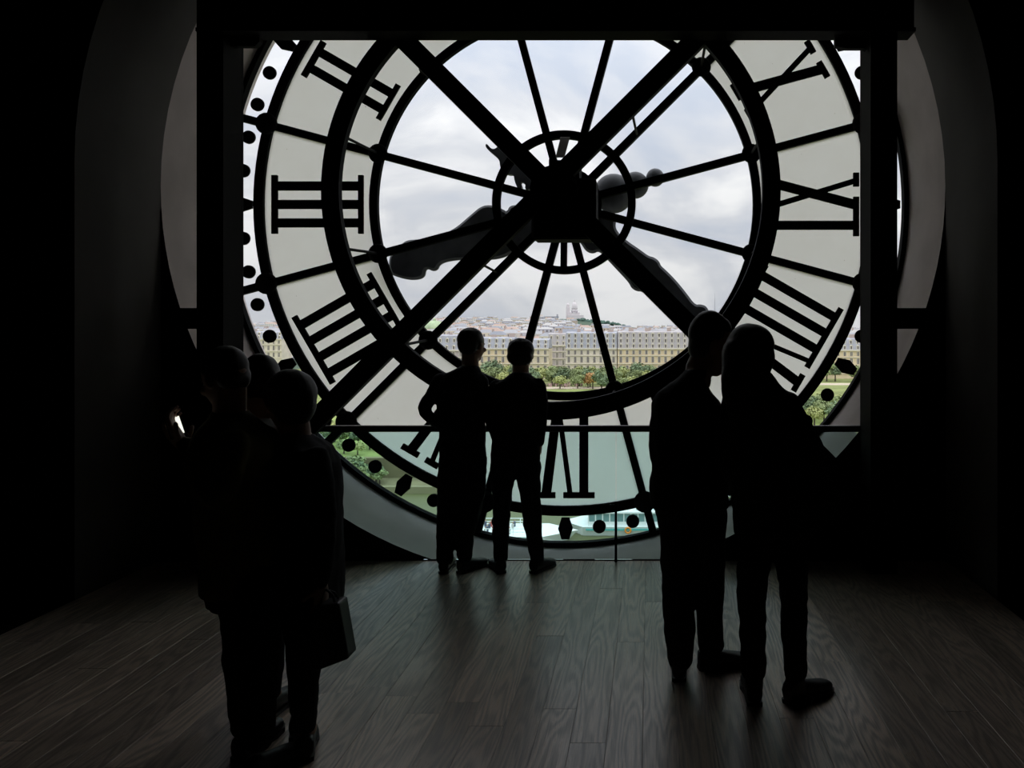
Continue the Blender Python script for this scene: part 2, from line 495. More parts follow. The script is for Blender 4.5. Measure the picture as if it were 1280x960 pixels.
# roman numerals, mirrored as seen from inside
S0, S1 = 252.0, 366.0
HH = S1 - S0
def serif(q, x0, x1, top):
    # slab serif that flares towards the stem
    y0, y1 = (HH - 7.0, HH) if top else (0.0, 6.0)
    return [(x0, y0), (x1, y0), (x1, y1), (x0, y1)]
def glyph(txt):
    """list of polygons in pixels; x across, y outwards from the centre"""
    polys = []; adv = []; x = 0.0
    prev = None
    for ch in txt:
        if ch == 'I':
            if prev == 'I': x -= 11.0
            elif prev in ('V', 'X'): x -= 8
            polys.append([(x + 11, 0), (x + 22, 0), (x + 22, HH), (x + 11, HH)])
            polys.append(serif(None, x + 3, x + 30, True)); polys.append(serif(None, x + 3, x + 30, False)); x += 34
        elif ch == 'V':
            if prev: x -= 4
            polys.append([(x + 5, HH), (x + 17, HH), (x + 31, 0), (x + 20, 0)])
            polys.append([(x + 39, HH), (x + 45, HH), (x + 30, 0), (x + 24, 0)])
            polys.append(serif(None, x - 1, x + 23, True)); polys.append(serif(None, x + 33, x + 51, True)); x += 50
        elif ch == 'X':
            if prev: x -= 4
            polys.append([(x + 5, HH), (x + 17, HH), (x + 47, 0), (x + 35, 0)])
            polys.append([(x + 40, HH), (x + 47, HH), (x + 12, 0), (x + 5, 0)])
            polys.append(serif(None, x - 0, x + 22, True)); polys.append(serif(None, x + 35, x + 52, True))
            polys.append(serif(None, x + 0, x + 17, False)); polys.append(serif(None, x + 30, x + 52, False)); x += 54
        prev = ch
    xs = [p[0] for po in polys for p in po]; mid = (min(xs) + max(xs)) / 2
    return [[(p[0] - mid, p[1]) for p in po] for po in polys]
ROM = ['XII', 'I', 'II', 'III', 'IIII', 'V', 'VI', 'VII', 'VIII', 'IX', 'X', 'XI']
for h, txt in enumerate(ROM):
    phi = math.radians(90 + 30 * h)
    rad = Vector((math.cos(phi), math.sin(phi))); tan = Vector((-math.sin(phi), math.cos(phi)))
    q = MB()
    for jj, po in enumerate(glyph(txt)):
        pts = []
        for gx, gy in po:
            pt = Vector((CX, CZ)) + (rad * (S0 + gy) + tan * gx) * PD
            pts.append((pt.x, pt.y))
        q.prism(pts, DD - 0.03 + 0.0004 * (jj % 5), DD - 0.002 + 0.0003 * (jj % 5))
    q.build('roman_numeral', M_IRON, clock)
# small plates between hub and hub ring
pt, pb = P(706.5, 172, 6.20), P(700, 197, 6.46)
q = MB(); hw_ = Vector((5.5 * PD, 0, 0)); th_ = Vector((0, .007, .007))
q.add([pb - hw_, pb + hw_, pt + hw_, pt - hw_, pb - hw_ + th_, pb + hw_ + th_, pt + hw_ + th_, pt - hw_ + th_], [(0, 1, 2, 3), (7, 6, 5, 4), (0, 4, 5, 1), (1, 5, 6, 2), (2, 6, 7, 3), (3, 7, 4, 0)])
q.build('hub_plate', mat('pale_metal', (0.8, 0.78, 0.8), .5, 0, .1, 12), clock)
MB().bar((CX, CZ - 40 * PD), (CX - 0.5 * PD, CZ - 84 * PD), 8 * PD, yi - 0.08, yi - 0.05).build('hub_stay', M_IRON, clock)

# hands, outside the glass
YH = DD + 0.22
def hand_poly(q, pts, d, th):
    q.prism([(P(a, c, d).x, P(a, c, d).z) for a, c in pts], d, d + th)
def smooth_poly(pts, it=2):
    for _ in range(it):
        o = []
        for i in range(len(pts)):
            a, c = pts[i], pts[(i + 1) % len(pts)]
            o.append((a[0] * .75 + c[0] * .25, a[1] * .75 + c[1] * .25)); o.append((a[0] * .25 + c[0] * .75, a[1] * .25 + c[1] * .75))
        pts = o
    return pts
A_ = [(706, 238), (665, 250), (648, 256), (640, 256), (635, 259), (634, 265), (628, 261), (614, 255.5), (601, 257), (588, 268), (565, 288), (540, 296),
      (533, 296), (528, 298), (520, 299), (508, 300), (502, 304), (492, 312), (485, 322), (486, 342), (498, 347), (512, 350), (524, 349), (530, 345), (531, 337),
      (535, 336), (540, 339), (546, 337), (549, 330), (560, 326), (580, 324), (604, 325), (626, 323), (640, 316), (652, 308), (668, 300), (712, 290)]
q = MB(); hand_poly(q, smooth_poly(A_), YH, 0.07)
me = q.mesh('hour_hand', M_HAND); bevel_mesh(me, 0.02)
hh_ = link('hour_hand', me, clock)
q = MB()
for a, c, r in ((767, 242, 25), (794, 231.5, 17), (819, 222, 11.5)):
    p = P(a, c, YH + .035); q.ball(p, r * PD * 1.03, 0.09 * r / 25 + .03, r * PD * 1.03, 24, 14)
q.bar((P(712, 264, YH).x, P(712, 264, YH).z), (P(822, 222, YH).x, P(822, 222, YH).z), 0.05, YH + .01, YH + .05)
q.build('counterweight', M_HAND, hh_, True)
B_ = [(700, 250), (722, 256), (752, 268), (764, 268), (770, 275), (769, 284), (774, 292), (784, 301), (799, 311), (811, 320), (817, 321), (824, 326), (826, 332),
      (832, 337), (845, 350), (858, 366), (869, 381), (876, 380), (884, 383), (888, 394), (905, 425), (880, 432), (856, 412), (836, 395), (817, 378), (803, 364), (796, 364),
      (789, 360), (786, 353), (770, 336), (757, 322), (748, 313), (741, 317), (732, 314), (726, 304), (718, 296), (700, 280)]
q = MB(); hand_poly(q, smooth_poly(B_), YH + 0.10, 0.07)
me = q.mesh('minute_hand', M_HAND); bevel_mesh(me, 0.02)
mh_ = link('minute_hand', me, clock)
T_ = [(607, 180), (609, 180), (614, 186), (619, 186), (624, 181), (636, 176), (640, 184), (655, 192), (672, 200), (680, 207), (690, 240), (704, 262), (690, 262), (672, 232), (660, 238), (656, 236),
      (657, 230), (650, 226), (653, 236), (647, 236), (643, 226), (642, 218), (634, 218), (627, 214), (625, 208), (624, 199), (613, 190), (607, 184)]
q = MB(); hand_poly(q, smooth_poly(T_, 1), YH + 0.10, 0.07)
q.build('counterweight', M_HAND, mh_)

# ------------------------------------------------------------------ steel frame in front of the dial
fx, fz = CX, H + (PY - 238.5) * FR / F
PFm = FR / F
frame = root('steel_frame', (fx, FR, 0), 'black steel frame with crossed diagonal beams, ring and two posts before the clock', 'steel frame')
yp0, yp1 = 5.40, 5.67
def h_post(x0, x1):
    q = MB(); t = 0.022
    q.box((x0, yp0, 0), (x1, yp0 + t, 4.6)); q.box((x0, yp1 - t, 0), (x1, yp1, 4.6))
    q.box(((x0 + x1) / 2 - .09 + .001, yp0 + t, 0), ((x0 + x1) / 2 + .09 - .001, yp1 - t, 4.6))
    return q
for sgn in (-1, 1):
    xi = fx + sgn * 2.185
    xo = xi + sgn * 0.18
    post = h_post(min(xi, xo), max(xi, xo)).build('post', M_STEEL, frame)
# top beam
q = MB(); x0, x1 = fx - 2.185 - .18, fx + 2.185 + .3
q.box((x0, 5.385, 3.66), (x1, 5.56, 3.685)); q.box((x0, 5.385, 4.2), (x1, 5.56, 4.225)); q.box((x0, 5.42, 3.685), (x1, 5.52, 4.2))
q.build('top_beam', M_STEEL, frame)
# knee plates under the beam ends
for a, c in ((fx - 2.185, fx - 1.99), (fx + 1.97, fx + 2.185)):
    s_ = -1 if a < fx else 1
    q = MB()
    if s_ < 0: q.prism([(a, 3.66), (a, 3.60), (c - .03, 3.60), (c, 3.63), (c, 3.66)], 5.50, 5.55)
    else: q.prism([(a, 3.66), (a, 3.60), (a + .08, 3.585), (c - .02, 3.585), (c, 3.575), (c, 3.66)], 5.50, 5.55)
    q.build('knee_plate', M_STEEL, frame)
# crossed diagonals (channel sections)
cxp, czp = P(688, 233, FR).x, P(688, 233, FR).z
bw = 24.0 * PFm
def diag(x_end_lo, x_end_hi, s):
    """s=+1 rises to the right"""
    a = Vector((x_end_lo, czp + s * (x_end_lo - cxp))); c = Vector((x_end_hi, czp + s * (x_end_hi - cxp)))
    q = MB(); d = (c - a).normalized(); n_ = Vector((-d.y, d.x))
    q.bar(a, c, bw, 5.585, 5.605)
    for k in (-1, 1):
        o = n_ * k * (bw / 2 - 0.008); q.bar(a + o, c + o, 0.016, 5.605, 5.66)
    return q
zt = 3.655
diag(fx - 2.18, cxp + (zt + .45 - czp), 1).build('diagonal_beam', M_STEEL, frame)
diag(cxp - (zt + .45 - czp), fx + 2.18, -1).build('diagonal_beam', M_STEEL, frame)
# ring
q = MB().ring(fx, fz, 264 * PFm, 286 * PFm, 5.612, 5.632, 144)
q.ring(fx, fz, 264 * PFm, 268 * PFm, 5.632, 5.675, 144)
q.ring(fx, fz, 282 * PFm, 286 * PFm, 5.632, 5.675, 144)
rg = q.build('ring_beam', M_STEEL, frame)
# gear housing at the crossing
q = MB(); a = P(690, 0, FR).x
def bx(q, px0, py0, px1, py1, d0, d1):
    p0, p1 = P(px0, py1, d0), P(px1, py0, d0); q.box((p0.x, d0, p0.z), (p1.x, d1, p1.z))
bx(q, 664, 222, 745, 299, 5.67, 5.92)
me = q.mesh('gear_housing', M_STEEL); bevel_mesh(me, 0.015)
gh = link('gear_housing', me, frame)
q = MB(); bx(q, 689, 200, 724, 223, 5.68, 5.9); q.build('housing_lid', M_STEEL, gh)
q = MB(); bx(q, 686, 199, 690, 208, 5.68, 5.74); q.build('lug', M_STEEL, gh)
q = MB().tube((cxp + .03, 5.57, czp - .03), (cxp + .03, 5.585, czp - .03), 0.165, 0.165, 32); q.build('gusset_plate', M_STEEL, frame)
# short stays that tie the ring and the diagonals to the dial
for k in range(12):
    a = math.radians(15 + 30 * k)
    p0 = Vector((fx + 275 * PFm * math.cos(a), 5.66, fz + 275 * PFm * math.sin(a)))
    x_, z_ = pol(239, 15 + 30 * k)
    MB().tube(p0, (x_, yi - .03, z_), 0.011, 0.011, 8).build('stay', M_STEEL, frame)
for (a0, b0, a1, b1) in ((790, 140, 796, 168), (598, 328, 620, 340)):
    p0 = P(a0, b0, 5.65); p1 = P(a1, b1, yi - .01)
    MB().tube(p0, p1, 0.010, 0.010, 8).build('stay', M_STEEL, frame)
# ties from the posts to the reveal
hwA = math.sqrt(RR * RR - (CZ - 1.73) ** 2)
for sgn in (-1, 1):
    xa = fx + sgn * (2.185 + .18); xb = CX + sgn * (hwA + .0)
    q = MB(); q.box((min(xa, xb), 5.56, 1.655), (max(xa, xb), 5.66, 1.80)); q.build('wall_tie', M_STEEL, frame)

# ------------------------------------------------------------------ guard rail with glass
hwr = math.sqrt(RR * RR - (CZ - 0.943) ** 2)
guard = root('glass_guard', (CX, 5.705, 0), 'waist-high guard of teal glass under a black handrail along the clock', 'guard rail')
q = MB().box((CX - hwr, 5.685, 0.922), (CX + hwr, 5.725, 0.966)); me = q.mesh('handrail', mat('rail_steel', (0.05, 0.05, 0.05), 0.35, 0.0, spec=0.6)); bevel_mesh(me, 0.004)
link('handrail', me, guard)
xm = P(770, 0, 5.70).x
for a, c in ((CX - 2.17, xm - .002), (xm + .002, CX + 2.17)):
    MB().box((a, 5.698, 0.012), (c, 5.710, 0.922)).build('glass_panel', M_TEAL, guard)
p0 = P(770, 628, 5.70); p1 = P(770, 684, 5.70)
q = MB().box((p0.x - .009, 5.676, 0.0), (p0.x + .009, 5.694, p0.z))
q.box((p0.x - .09, 5.676, p0.z - .045), (p0.x + .02, 5.694, p0.z - .012)); q.build('glass_clamp', M_STEEL, guard)

# ------------------------------------------------------------------ people
M_SKIN = mat('skin', (0.36, 0.22, 0.16), 0.55, 0, 0.12, 9, 0.3)
M_HAIR = mat('dark_hair', (0.012, 0.010, 0.009), 0.5, 0, 0.3, 30, 0.3)
M_BLACK = mat('black_cloth', (0.010, 0.010, 0.011), 0.9, 0, 0.2, 14, 0.15)
M_NAVY = mat('dark_navy_cloth', (0.012, 0.013, 0.018), 0.9, 0, 0.2, 14, 0.15)
M_CHAR = mat('charcoal_cloth', (0.018, 0.018, 0.018), 0.9, 0, 0.2, 14, 0.15)
M_OLIVE = mat('olive_cloth', (0.075, 0.068, 0.014), 0.9, 0, 0.2, 14, 0.15)
M_GREYC = mat('grey_cloth', (0.22, 0.22, 0.20), 0.9, 0, 0.15, 14, 0.15)
M_SHOE = mat('black_leather', (0.010, 0.010, 0.010), 0.45, 0, 0.2, 10, 0.4)
M_EYE = mat('eye_white', (0.6, 0.6, 0.58), 0.3)

def remesh(q, name, mats, voxel, smooth_it=3, folds=0.0, fseed=0.0):
    me = q.mesh(name + '_raw', mats)
    ob = bpy.data.objects.new(name + '_tmp', me); COL.objects.link(ob)
    bm = bmesh.new(); bm.from_mesh(me); bmesh.ops.recalc_face_normals(bm, faces=bm.faces); bm.to_mesh(me); bm.free()
    r = ob.modifiers.new('r', 'REMESH'); r.mode = 'VOXEL'; r.voxel_size = voxel; r.use_smooth_shade = True
    if smooth_it:
        s = ob.modifiers.new('s', 'SMOOTH'); s.factor = 0.5; s.iterations = smooth_it
    if folds > 0:
        for sz, st in ((0.07, folds * 2.2), (0.16, folds * 2.0)):
            tx = bpy.data.textures.new('folds', 'CLOUDS'); tx.noise_scale = sz * (1 + 0.1 * math.sin(fseed)); tx.noise_depth = 1
            dm = ob.modifiers.new('d', 'DISPLACE'); dm.texture = tx; dm.strength = st; dm.mid_level = 0.5; dm.texture_coords = 'GLOBAL'
    dg = bpy.context.evaluated_depsgraph_get()
    out = bpy.data.meshes.new_from_object(ob.evaluated_get(dg))
    out.name = name
    bpy.data.objects.remove(ob); bpy.data.meshes.remove(me)
    out.materials.clear()
    for m in (mats if isinstance(mats, (list, tuple)) else [mats]): out.materials.append(m)
    out.polygons.foreach_set('use_smooth', [True] * len(out.polygons))
    out.update()
    return out

def recentre(me):
    a = np.empty(len(me.vertices) * 3, dtype=np.float32); me.vertices.foreach_get('co', a); a = a.reshape(-1, 3)
    lo, hi = a.min(0), a.max(0)
    o = Vector((float(lo[0] + hi[0]) / 2, float(lo[1] + hi[1]) / 2, float(lo[2])))
    me.transform(Matrix.Translation(-o))
    return o

def limb(q, pts, n=16, k=1.0, sub=4):
    """pts: [(Vector, radius)] chain, rounded joints"""
    P_ = [p for p, r in pts]; R_ = [r for p, r in pts]
    chain = []
    m = len(pts)
    for i in range(m - 1):
        p0 = P_[max(i - 1, 0)]; p1 = P_[i]; p2 = P_[i + 1]; p3 = P_[min(i + 2, m - 1)]
        for j in range(sub):
            t = j / sub
            a = 0.5 * ((2 * p1) + (-p0 + p2) * t + (2 * p0 - 5 * p1 + 4 * p2 - p3) * t * t + (-p0 + 3 * p1 - 3 * p2 + p3) * t ** 3)
            lin = p1.lerp(p2, t)
            s = t * t * (3 - 2 * t)
            chain.append((a.lerp(lin, 0.6), R_[i] * (1 - s) + R_[i + 1] * s))
    chain.append((P_[-1], R_[-1]))
    rings = []; u = None
    for i, (c, r) in enumerate(chain):
        d = (chain[min(i + 1, len(chain) - 1)][0] - chain[max(i - 1, 0)][0]).normalized()
        if u is None:
            u = Vector((1, 0, 0)) - d * d.x
            if u.length < 0.1: u = Vector((0, 1, 0)) - d * d.y
        else:
            u = u - d * u.dot(d)
        u.normalize(); w = d.cross(u)
        rings.append([c + (u * math.cos(2 * math.pi * j / n) + w * math.sin(2 * math.pi * j / n)) * r * k for j in range(n)])
    q.loft(rings)
    q.ball(chain[0][0], chain[0][1] * k, nu=12, nv=8); q.ball(chain[-1][0], chain[-1][1] * k, nu=12, nv=8)

def trunk(q, rows, k=1.0, n=24):
    rings = []
    for c, rx, ry in rows:
        rings.append([c + Vector((rx * k * math.copysign(abs(math.cos(t)) ** 0.85, math.cos(t)), ry * k * math.copysign(abs(math.sin(t)) ** 0.85, math.sin(t)), 0))
                      for t in [2 * math.pi * j / n for j in range(n)]])
    q.loft(rings)

def hand(q, w, d, nrm, side, curl=0.35, s=1.0):
    """w wrist, d direction to the fingers, nrm palm normal, side: towards the thumb"""
    d = Vector(d).normalized(); nrm = Vector(nrm); nrm = (nrm - d * nrm.dot(d)).normalized()
    sd = d.cross(nrm).normalized()
    if sd.dot(Vector(side)) < 0: sd = -sd
    w = Vector(w)
    rows = []
    for t, rx, ry in ((-0.02, .026, .021), (0.0, .027, .019), (.03, .036, .017), (.065, .042, .015), (.09, .041, .012)):
        c = w + d * t * s
        rows.append([c + (sd * math.cos(a) * rx + nrm * math.sin(a) * ry) * s for a in [2 * math.pi * j / 16 for j in range(16)]])
    q.loft(rows)
    for off, ln, sp in ((.031, .072, .10), (.0105, .080, .03), (-.0105, .074, -.04), (-.031, .058, -.12)):
        p = w + (d * .084 + sd * off) * s; ang = curl * 0.7
        pts = [(p - d * .015 * s, .0088 * s), (p, .0088 * s)]
        for seg in (.45, .31, .24):
            dv = (d * math.cos(ang) + nrm * math.sin(ang)) + sd * sp
            p = p + dv.normalized() * ln * seg * s; pts.append((p, .0088 * s * (1 - .1 * len(pts) / 3))); ang += curl
        limb(q, pts, 10, 1.0, 2)
    p = w + (d * .022 + sd * .028) * s
    pts = [(w + d * .012 * s + sd * .012 * s, .013 * s), (p, .0125 * s)]
    for ln, k in ((.034, .75), (.028, .45)):
        dv = d * (1 - k * .45) + sd * k + nrm * (.25 + curl * .5)
        p = p + dv.normalized() * ln * s; pts.append((p, .0095 * s))
    limb(q, pts, 10, 1.0, 2)

def head(q, c, hw, hh, yaw, pitch=0.0):
    """c centre of the skull; yaw: 0 looks to +y (the clock), positive turns left"""
    R_ = Matrix.Rotation(yaw, 3, 'Z') @ Matrix.Rotation(-pitch, 3, 'X')
    def at(x, y, z): return c + R_ @ Vector((x * hw, y * hw, z * hh))
    def bl(x, y, z, a, b_, e, nu=16, nv=10): q.ball(at(x, y, z), a * hw, b_ * hw, e * hh, nu, nv, rot=R_)
    bl(0, -0.10, 0.22, 0.98, 1.20, 0.78, 22, 14)           # skull
    bl(0, 0.22, -0.28, 0.80, 0.92, 0.66, 20, 12)           # face
    bl(0, 0.55, -0.80, 0.42, 0.45, 0.20)                   # chin
    bl(0, 0.25, -0.62, 0.66, 0.75, 0.28)                   # jaw
    bl(0, 1.02, 0.10, 0.55, 0.16, 0.10)                    # brow
    bl(0, 1.14, -0.22, 0.14, 0.18, 0.19)                   # nose
    bl(0, 1.07, -0.04, 0.11, 0.14, 0.22)
    for s in (-1, 1):
        bl(0.52 * s, 0.85, -0.26, 0.26, 0.26, 0.16)        # cheek
        bl(0.14 * s, 1.12, -0.30, 0.10, 0.12, 0.07)        # nostril
        bl(0.98 * s, -0.05, -0.08, 0.13, 0.26, 0.24)       # ear
    bl(0, 1.05, -0.50, 0.30, 0.12, 0.05); bl(0, 1.04, -0.58, 0.26, 0.11, 0.05)   # lips
    return at, R_

def shoe(parent, heel, dirv, ln=0.27, wd=0.05, boot=0.0, sole_z=0.0):
    d = Vector((dirv[0], dirv[1], 0)).normalized(); s = Vector((-d.y, d.x, 0))
    q = MB(); rings = []
    for t, hw, h in ((0.0, .030, .075), (.02, .036, .085), (.22, .038, .085), (.45, .040, .068), (.68, .049, .052), (.88, .044, .042), (1.0, .024, .030)):
        c = heel + d * t * ln; ring = []
        for j in range(14):
            a = 2 * math.pi * j / 14
            z = h * 0.5 + h * 0.5 * math.sin(a)
            ring.append(Vector((c.x, c.y, sole_z + 0.012 + max(z, 0.0))) + s * hw * wd / .05 * math.copysign(abs(math.cos(a)) ** .6, math.cos(a)))
        rings.append(ring)
    q.loft(rings)
    a0 = heel + d * ln * .20
    if boot > 0: limb(q, [(Vector((a0.x, a0.y, sole_z + .06)), .043), (Vector((a0.x, a0.y, sole_z + .06 + boot)), .048)], 14)
    me = remesh(q, 'shoe', M_SHOE, 0.009, 2)
    o = link('shoe', me, parent, loc=recentre(me))
    q = MB(); out = []
    for t, hw in ((-.01, .020), (0.02, .034), (.22, .036), (.45, .037), (.68, .050), (.88, .046), (1.0, .028), (1.02, .01)):
        out.append((t, hw * wd / .05))
    pts = [heel + d * t * ln + s * w for t, w in out] + [heel + d * t * ln - s * w for t, w in reversed(out)]
    n_ = len(pts); v = [Vector((p.x, p.y, sole_z)) for p in pts] + [Vector((p.x, p.y, sole_z + .018)) for p in pts]
    q.add(v, [tuple(range(n_ - 1, -1, -1)), tuple(range(n_, 2 * n_))] + [(i, (i + 1) % n_, (i + 1) % n_ + n_, i + n_) for i in range(n_)])
    q.build('sole', M_SHOE, o)
    return o

def person(d, label, torso, arms, legs, hd, top_mat, top_name, leg_mat, hair, seed, hands, feet, depth=0.115, leg_name='trousers', sleeve=None, sleeve_mat=None, neck=None, boot=0.0):
    s = d / F
    J = lambda t: (P(t[0], t[1], d + (t[3] if len(t) > 3 else 0.0)), t[2] * s)
    base = P(torso[0][0], PY, d); base.z = 0
    rt = root('person', base, label, 'person')
    rows = [(P(x, y, d + (r[0] if r else 0)), hw * s, min(depth, hw * s * 1.6) if not (r and len(r) > 1) else r[1]) for (x, y, hw, *r) in torso]
    A = [[J(t) for t in a] for a in arms]; G = [[J(t) for t in g] for g in legs]
    # clothing
    q = MB(); trunk(q, rows)
    for a in A: limb(q, a)
    me = remesh(q, top_name, top_mat, 0.013, 2, 0.006, seed)
    link(top_name, me, rt, loc=recentre(me))
    q = MB()
    for g in G: limb(q, [(p + Vector((0, 0, -0.0)), r) for p, r in g])
    hip = rows[0]
    trunk(q, [(hip[0] + Vector((0, 0, -.05)), hip[1] * .80, hip[2] * .85), (hip[0] + Vector((0, 0, .02)), hip[1] * .92, hip[2] * .93), (hip[0] + Vector((0, 0, .14)), hip[1] * .85, hip[2] * .85)])
    me = remesh(q, leg_name, leg_mat, 0.013, 2, 0.007, seed + 5)
    link(leg_name, me, rt, loc=recentre(me))
    # body, one surface
    q = MB(); trunk(q, rows, 0.86)
    for a in A: limb(q, [(p, r * .72) for p, r in a], 14)
    for g in G: limb(q, [(p, r * .70) for p, r in g], 14)
    hc, hw, hh, yaw, pitch = P(hd[0], hd[1], d + hd[5]), hd[2] * s, hd[3] * s, hd[4], hd[6]
    at, R_ = head(q, hc, hw, hh, yaw, pitch)
    nb = rows[-1][0]
    limb(q, [(nb + Vector((0, 0, -.06)), .066), (nb, .058), (hc + R_ @ Vector((0, -.25 * hw, -.35 * hh)), .056)], 16)
    for (ai, dv, nr, sd, cu) in hands:
        w, r = A[ai][-1]
        hand(q, w, dv, nr, sd, cu, 0.95)
    for g in G:
        q.ball(g[-1][0] + Vector((0, 0.02, -.03)), .035, .05, .035)
    me = remesh(q, 'body', M_SKIN, 0.007, 2)
    link('body', me, rt, loc=recentre(me))
    q = MB()
    for k in (-1, 1): q.ball(at(.38 * k, .90, -.02), .13 * hw, .13 * hw, .13 * hw, 12, 8, k=0)
    q.build('eyes', M_EYE, rt, True)
    # hair
    q = MB()
    for (x, y, z, a, b_, e) in hair[0]:
        q.ball(at(x, y, z), a * hw, b_ * hw, e * hh, 22, 14, rot=R_)
    for c, r in hair[1]:
        limb(q, [(P(t[0], t[1], d + t[3]), t[2] * s) for t in c], 14)
    me = remesh(q, 'hair', M_HAIR, 0.009, 1, 0.0045, seed + 9)
    link('hair', me, rt, loc=recentre(me))
    for (hx, hy, dx, dy, ln), g in zip(feet, G):
        dv = Vector((dx, dy, 0)).normalized(); hp = g[-1][0] - dv * ln * .20; hp.z = 0      # heel under the ankle
        shoe(rt, hp, (dx, dy), ln, boot=boot)
    return rt

SHORT = [(0, -.22, .34, 1.06, 1.16, .74), (0, -.55, .02, .98, .72, .66)]
CROP = [(0, -.20, .36, 1.05, 1.18, .72), (0, -.62, -.05, .96, .62, .55), (0, .35, .62, .80, .60, .34)]

# man with an arm akimbo at the glass
p1 = person(5.45, 'man in dark clothes with left hand on hip at the glass guard', 
    [(579, 572, 29), (578, 548, 28.5), (577, 520, 30), (577, 495, 31), (576, 478, 31), (581, 466, 21), (588, 457, 10)],
    [[(552, 478, 12), (540.5, 494, 9), (530, 511, 8), (538, 522, 7.5), (548, 531, 7, .03)], [(601, 477, 10), (604, 497, 8.5, .02), (603, 514, 8, .05), (598, 527, 6.5, -.02)]],
    [[(565, 572, 16.5), (563, 610, 16), (561, 640, 14.5), (557, 672, 11.5), (556, 698, 10.5)], [(592, 572, 16.5), (592, 605, 16), (589, 632, 15), (582, 668, 10.5), (581, 694, 9.5)]],
    (590, 431.5, 15, 20.5, -0.5, 0, 0.05), M_NAVY, 'shirt', M_BLACK, (SHORT, []), 1.0,
    [(0, (1, .2, -.35), (-.2, 1, 0), (0, .4, 1), .5), (1, (-.6, .15, -.5), (0, -1, 0), (0, 0, 1), .6)],
    [(556, -.12, -.05, 1, .27), (578, -.08, .55, 1, .27)])
# shorter companion
p2 = person(5.45, 'shorter person in dark trousers standing right of the man with hand on hip',
    [(644.5, 578, 31), (644, 550, 29), (645, 520, 29), (646, 497, 30), (647, 480, 30), (650, 472, 17), (651, 465, 10)],
    [[(620, 483, 9.5), (614, 503, 8), (613, 524, 7.5, .03), (619, 545, 6, .0)], [(673, 482, 9.5), (677, 505, 8), (677, 528, 7.2), (675, 552, 6, .02)]],
    [[(629, 580, 16), (627, 640, 11.5), (625, 697, 9)], [(660, 580, 16), (664, 640, 12.5), (671, 697, 9)]],
    (651.5, 444, 14.5, 19, -0.1, 0, 0.1), M_BLACK, 'sweater', M_NAVY, ([(0, -.20, .30, 1.16, 1.22, .82), (0, -.50, -.15, 1.12, .85, .62), (.45, -.3, .62, .62, .7, .38), (-.45, -.3, .62, .62, .7, .38)], []), 2.3,
    [(0, (.5, .1, -1), (0, -.2, 0) if False else (1, .1, .2), (0, 1, 0), .6), (1, (-.05, .1, -1), (-1, 0, 0), (0, 1, 0), .3)],
    [(628, -.10, -.45, 1, .25), (669, -.10, .5, 1, .25)])
# tall man of the right couple
p3 = person(3.80, 'tall man in dark jacket turning his head to the long-haired woman',
    [(862, 634, 50), (861, 605, 49), (861, 565, 46), (863, 525, 47), (859, 506, 44), (856, 490, 33), (863, 475, 19), (872, 460, 14)],
    [[(832, 503, 17), (827, 535, 15.5), (826, 572, 14.5), (836, 608, 11, .10)], [(892, 518, 15), (903, 545, 14.5, .02), (904, 572, 14, .06), (890, 604, 10, .16)]],
    [[(846, 640, 25), (848, 730, 21), (849, 780, 20), (849, 822, 17)], [(884, 640, 25), (887, 720, 20, .05), (887, 770, 18, .08), (888, 806, 17, .10)]],
    (888, 430, 22, 39, -1.35, 0, 0.18), M_BLACK, 'jacket', M_CHAR, (SHORT + [(0, .45, .60, .8, .6, .32)], []), 4.1,
    [(0, (.35, .3, -1), (1, .2, 0), (0, 1, .2), .45), (1, (-.4, .4, -.8), (-1, -.2, 0), (0, 1, .2), .45)],
    [(848, -.12, .05, 1, .29), (876, .085, 1, .22, .30)], depth=0.135)
# woman of the right couple
p4 = person(3.55, 'long-haired woman in dark coat and boots standing closest to the right post',
    [(968, 668, 50), (968, 640, 52), (964, 600, 52), (958, 560, 48), (954, 525, 48), (948, 504, 46), (945, 489, 38), (942, 476, 29), (940, 464, 23)],
    [[(914, 512, 15), (908, 545, 14), (908, 580, 13, .04), (925, 606, 10, .14)], [(982, 506, 18), (1000, 536, 17), (1016, 572, 17, -.02), (1002, 612, 13, .10)]],
    [[(945, 668, 23), (940, 740, 19), (941, 800, 16.5), (942, 838, 16)], [(986, 668, 23), (992, 740, 18.5), (993, 800, 16), (994, 838, 15.5)]],
    (938, 442, 23.5, 35, -0.25, 0, 0.08), M_CHAR, 'coat', M_BLACK, ([(0, -.15, .26, 1.30, 1.28, .84), (.35, -.35, -.1, 1.0, 1.0, .7)], [([(922, 440, 20, -.04), (918, 470, 17, -.06), (917, 494, 15, -.06)], 0), ([(944, 450, 22, -.07), (940, 480, 18, -.09)], 0)]), 6.2,
    [(0, (.5, .5, -.7), (1, -.2, 0), (0, 1, .2), .45), (1, (-.7, .4, -.5), (-.2, -1, 0), (0, .3, 1), .5)],
    [(942, -.12, .02, 1, .26), (990, -.10, .9, .6, .27)], depth=0.13, boot=0.16, leg_name='leggings')
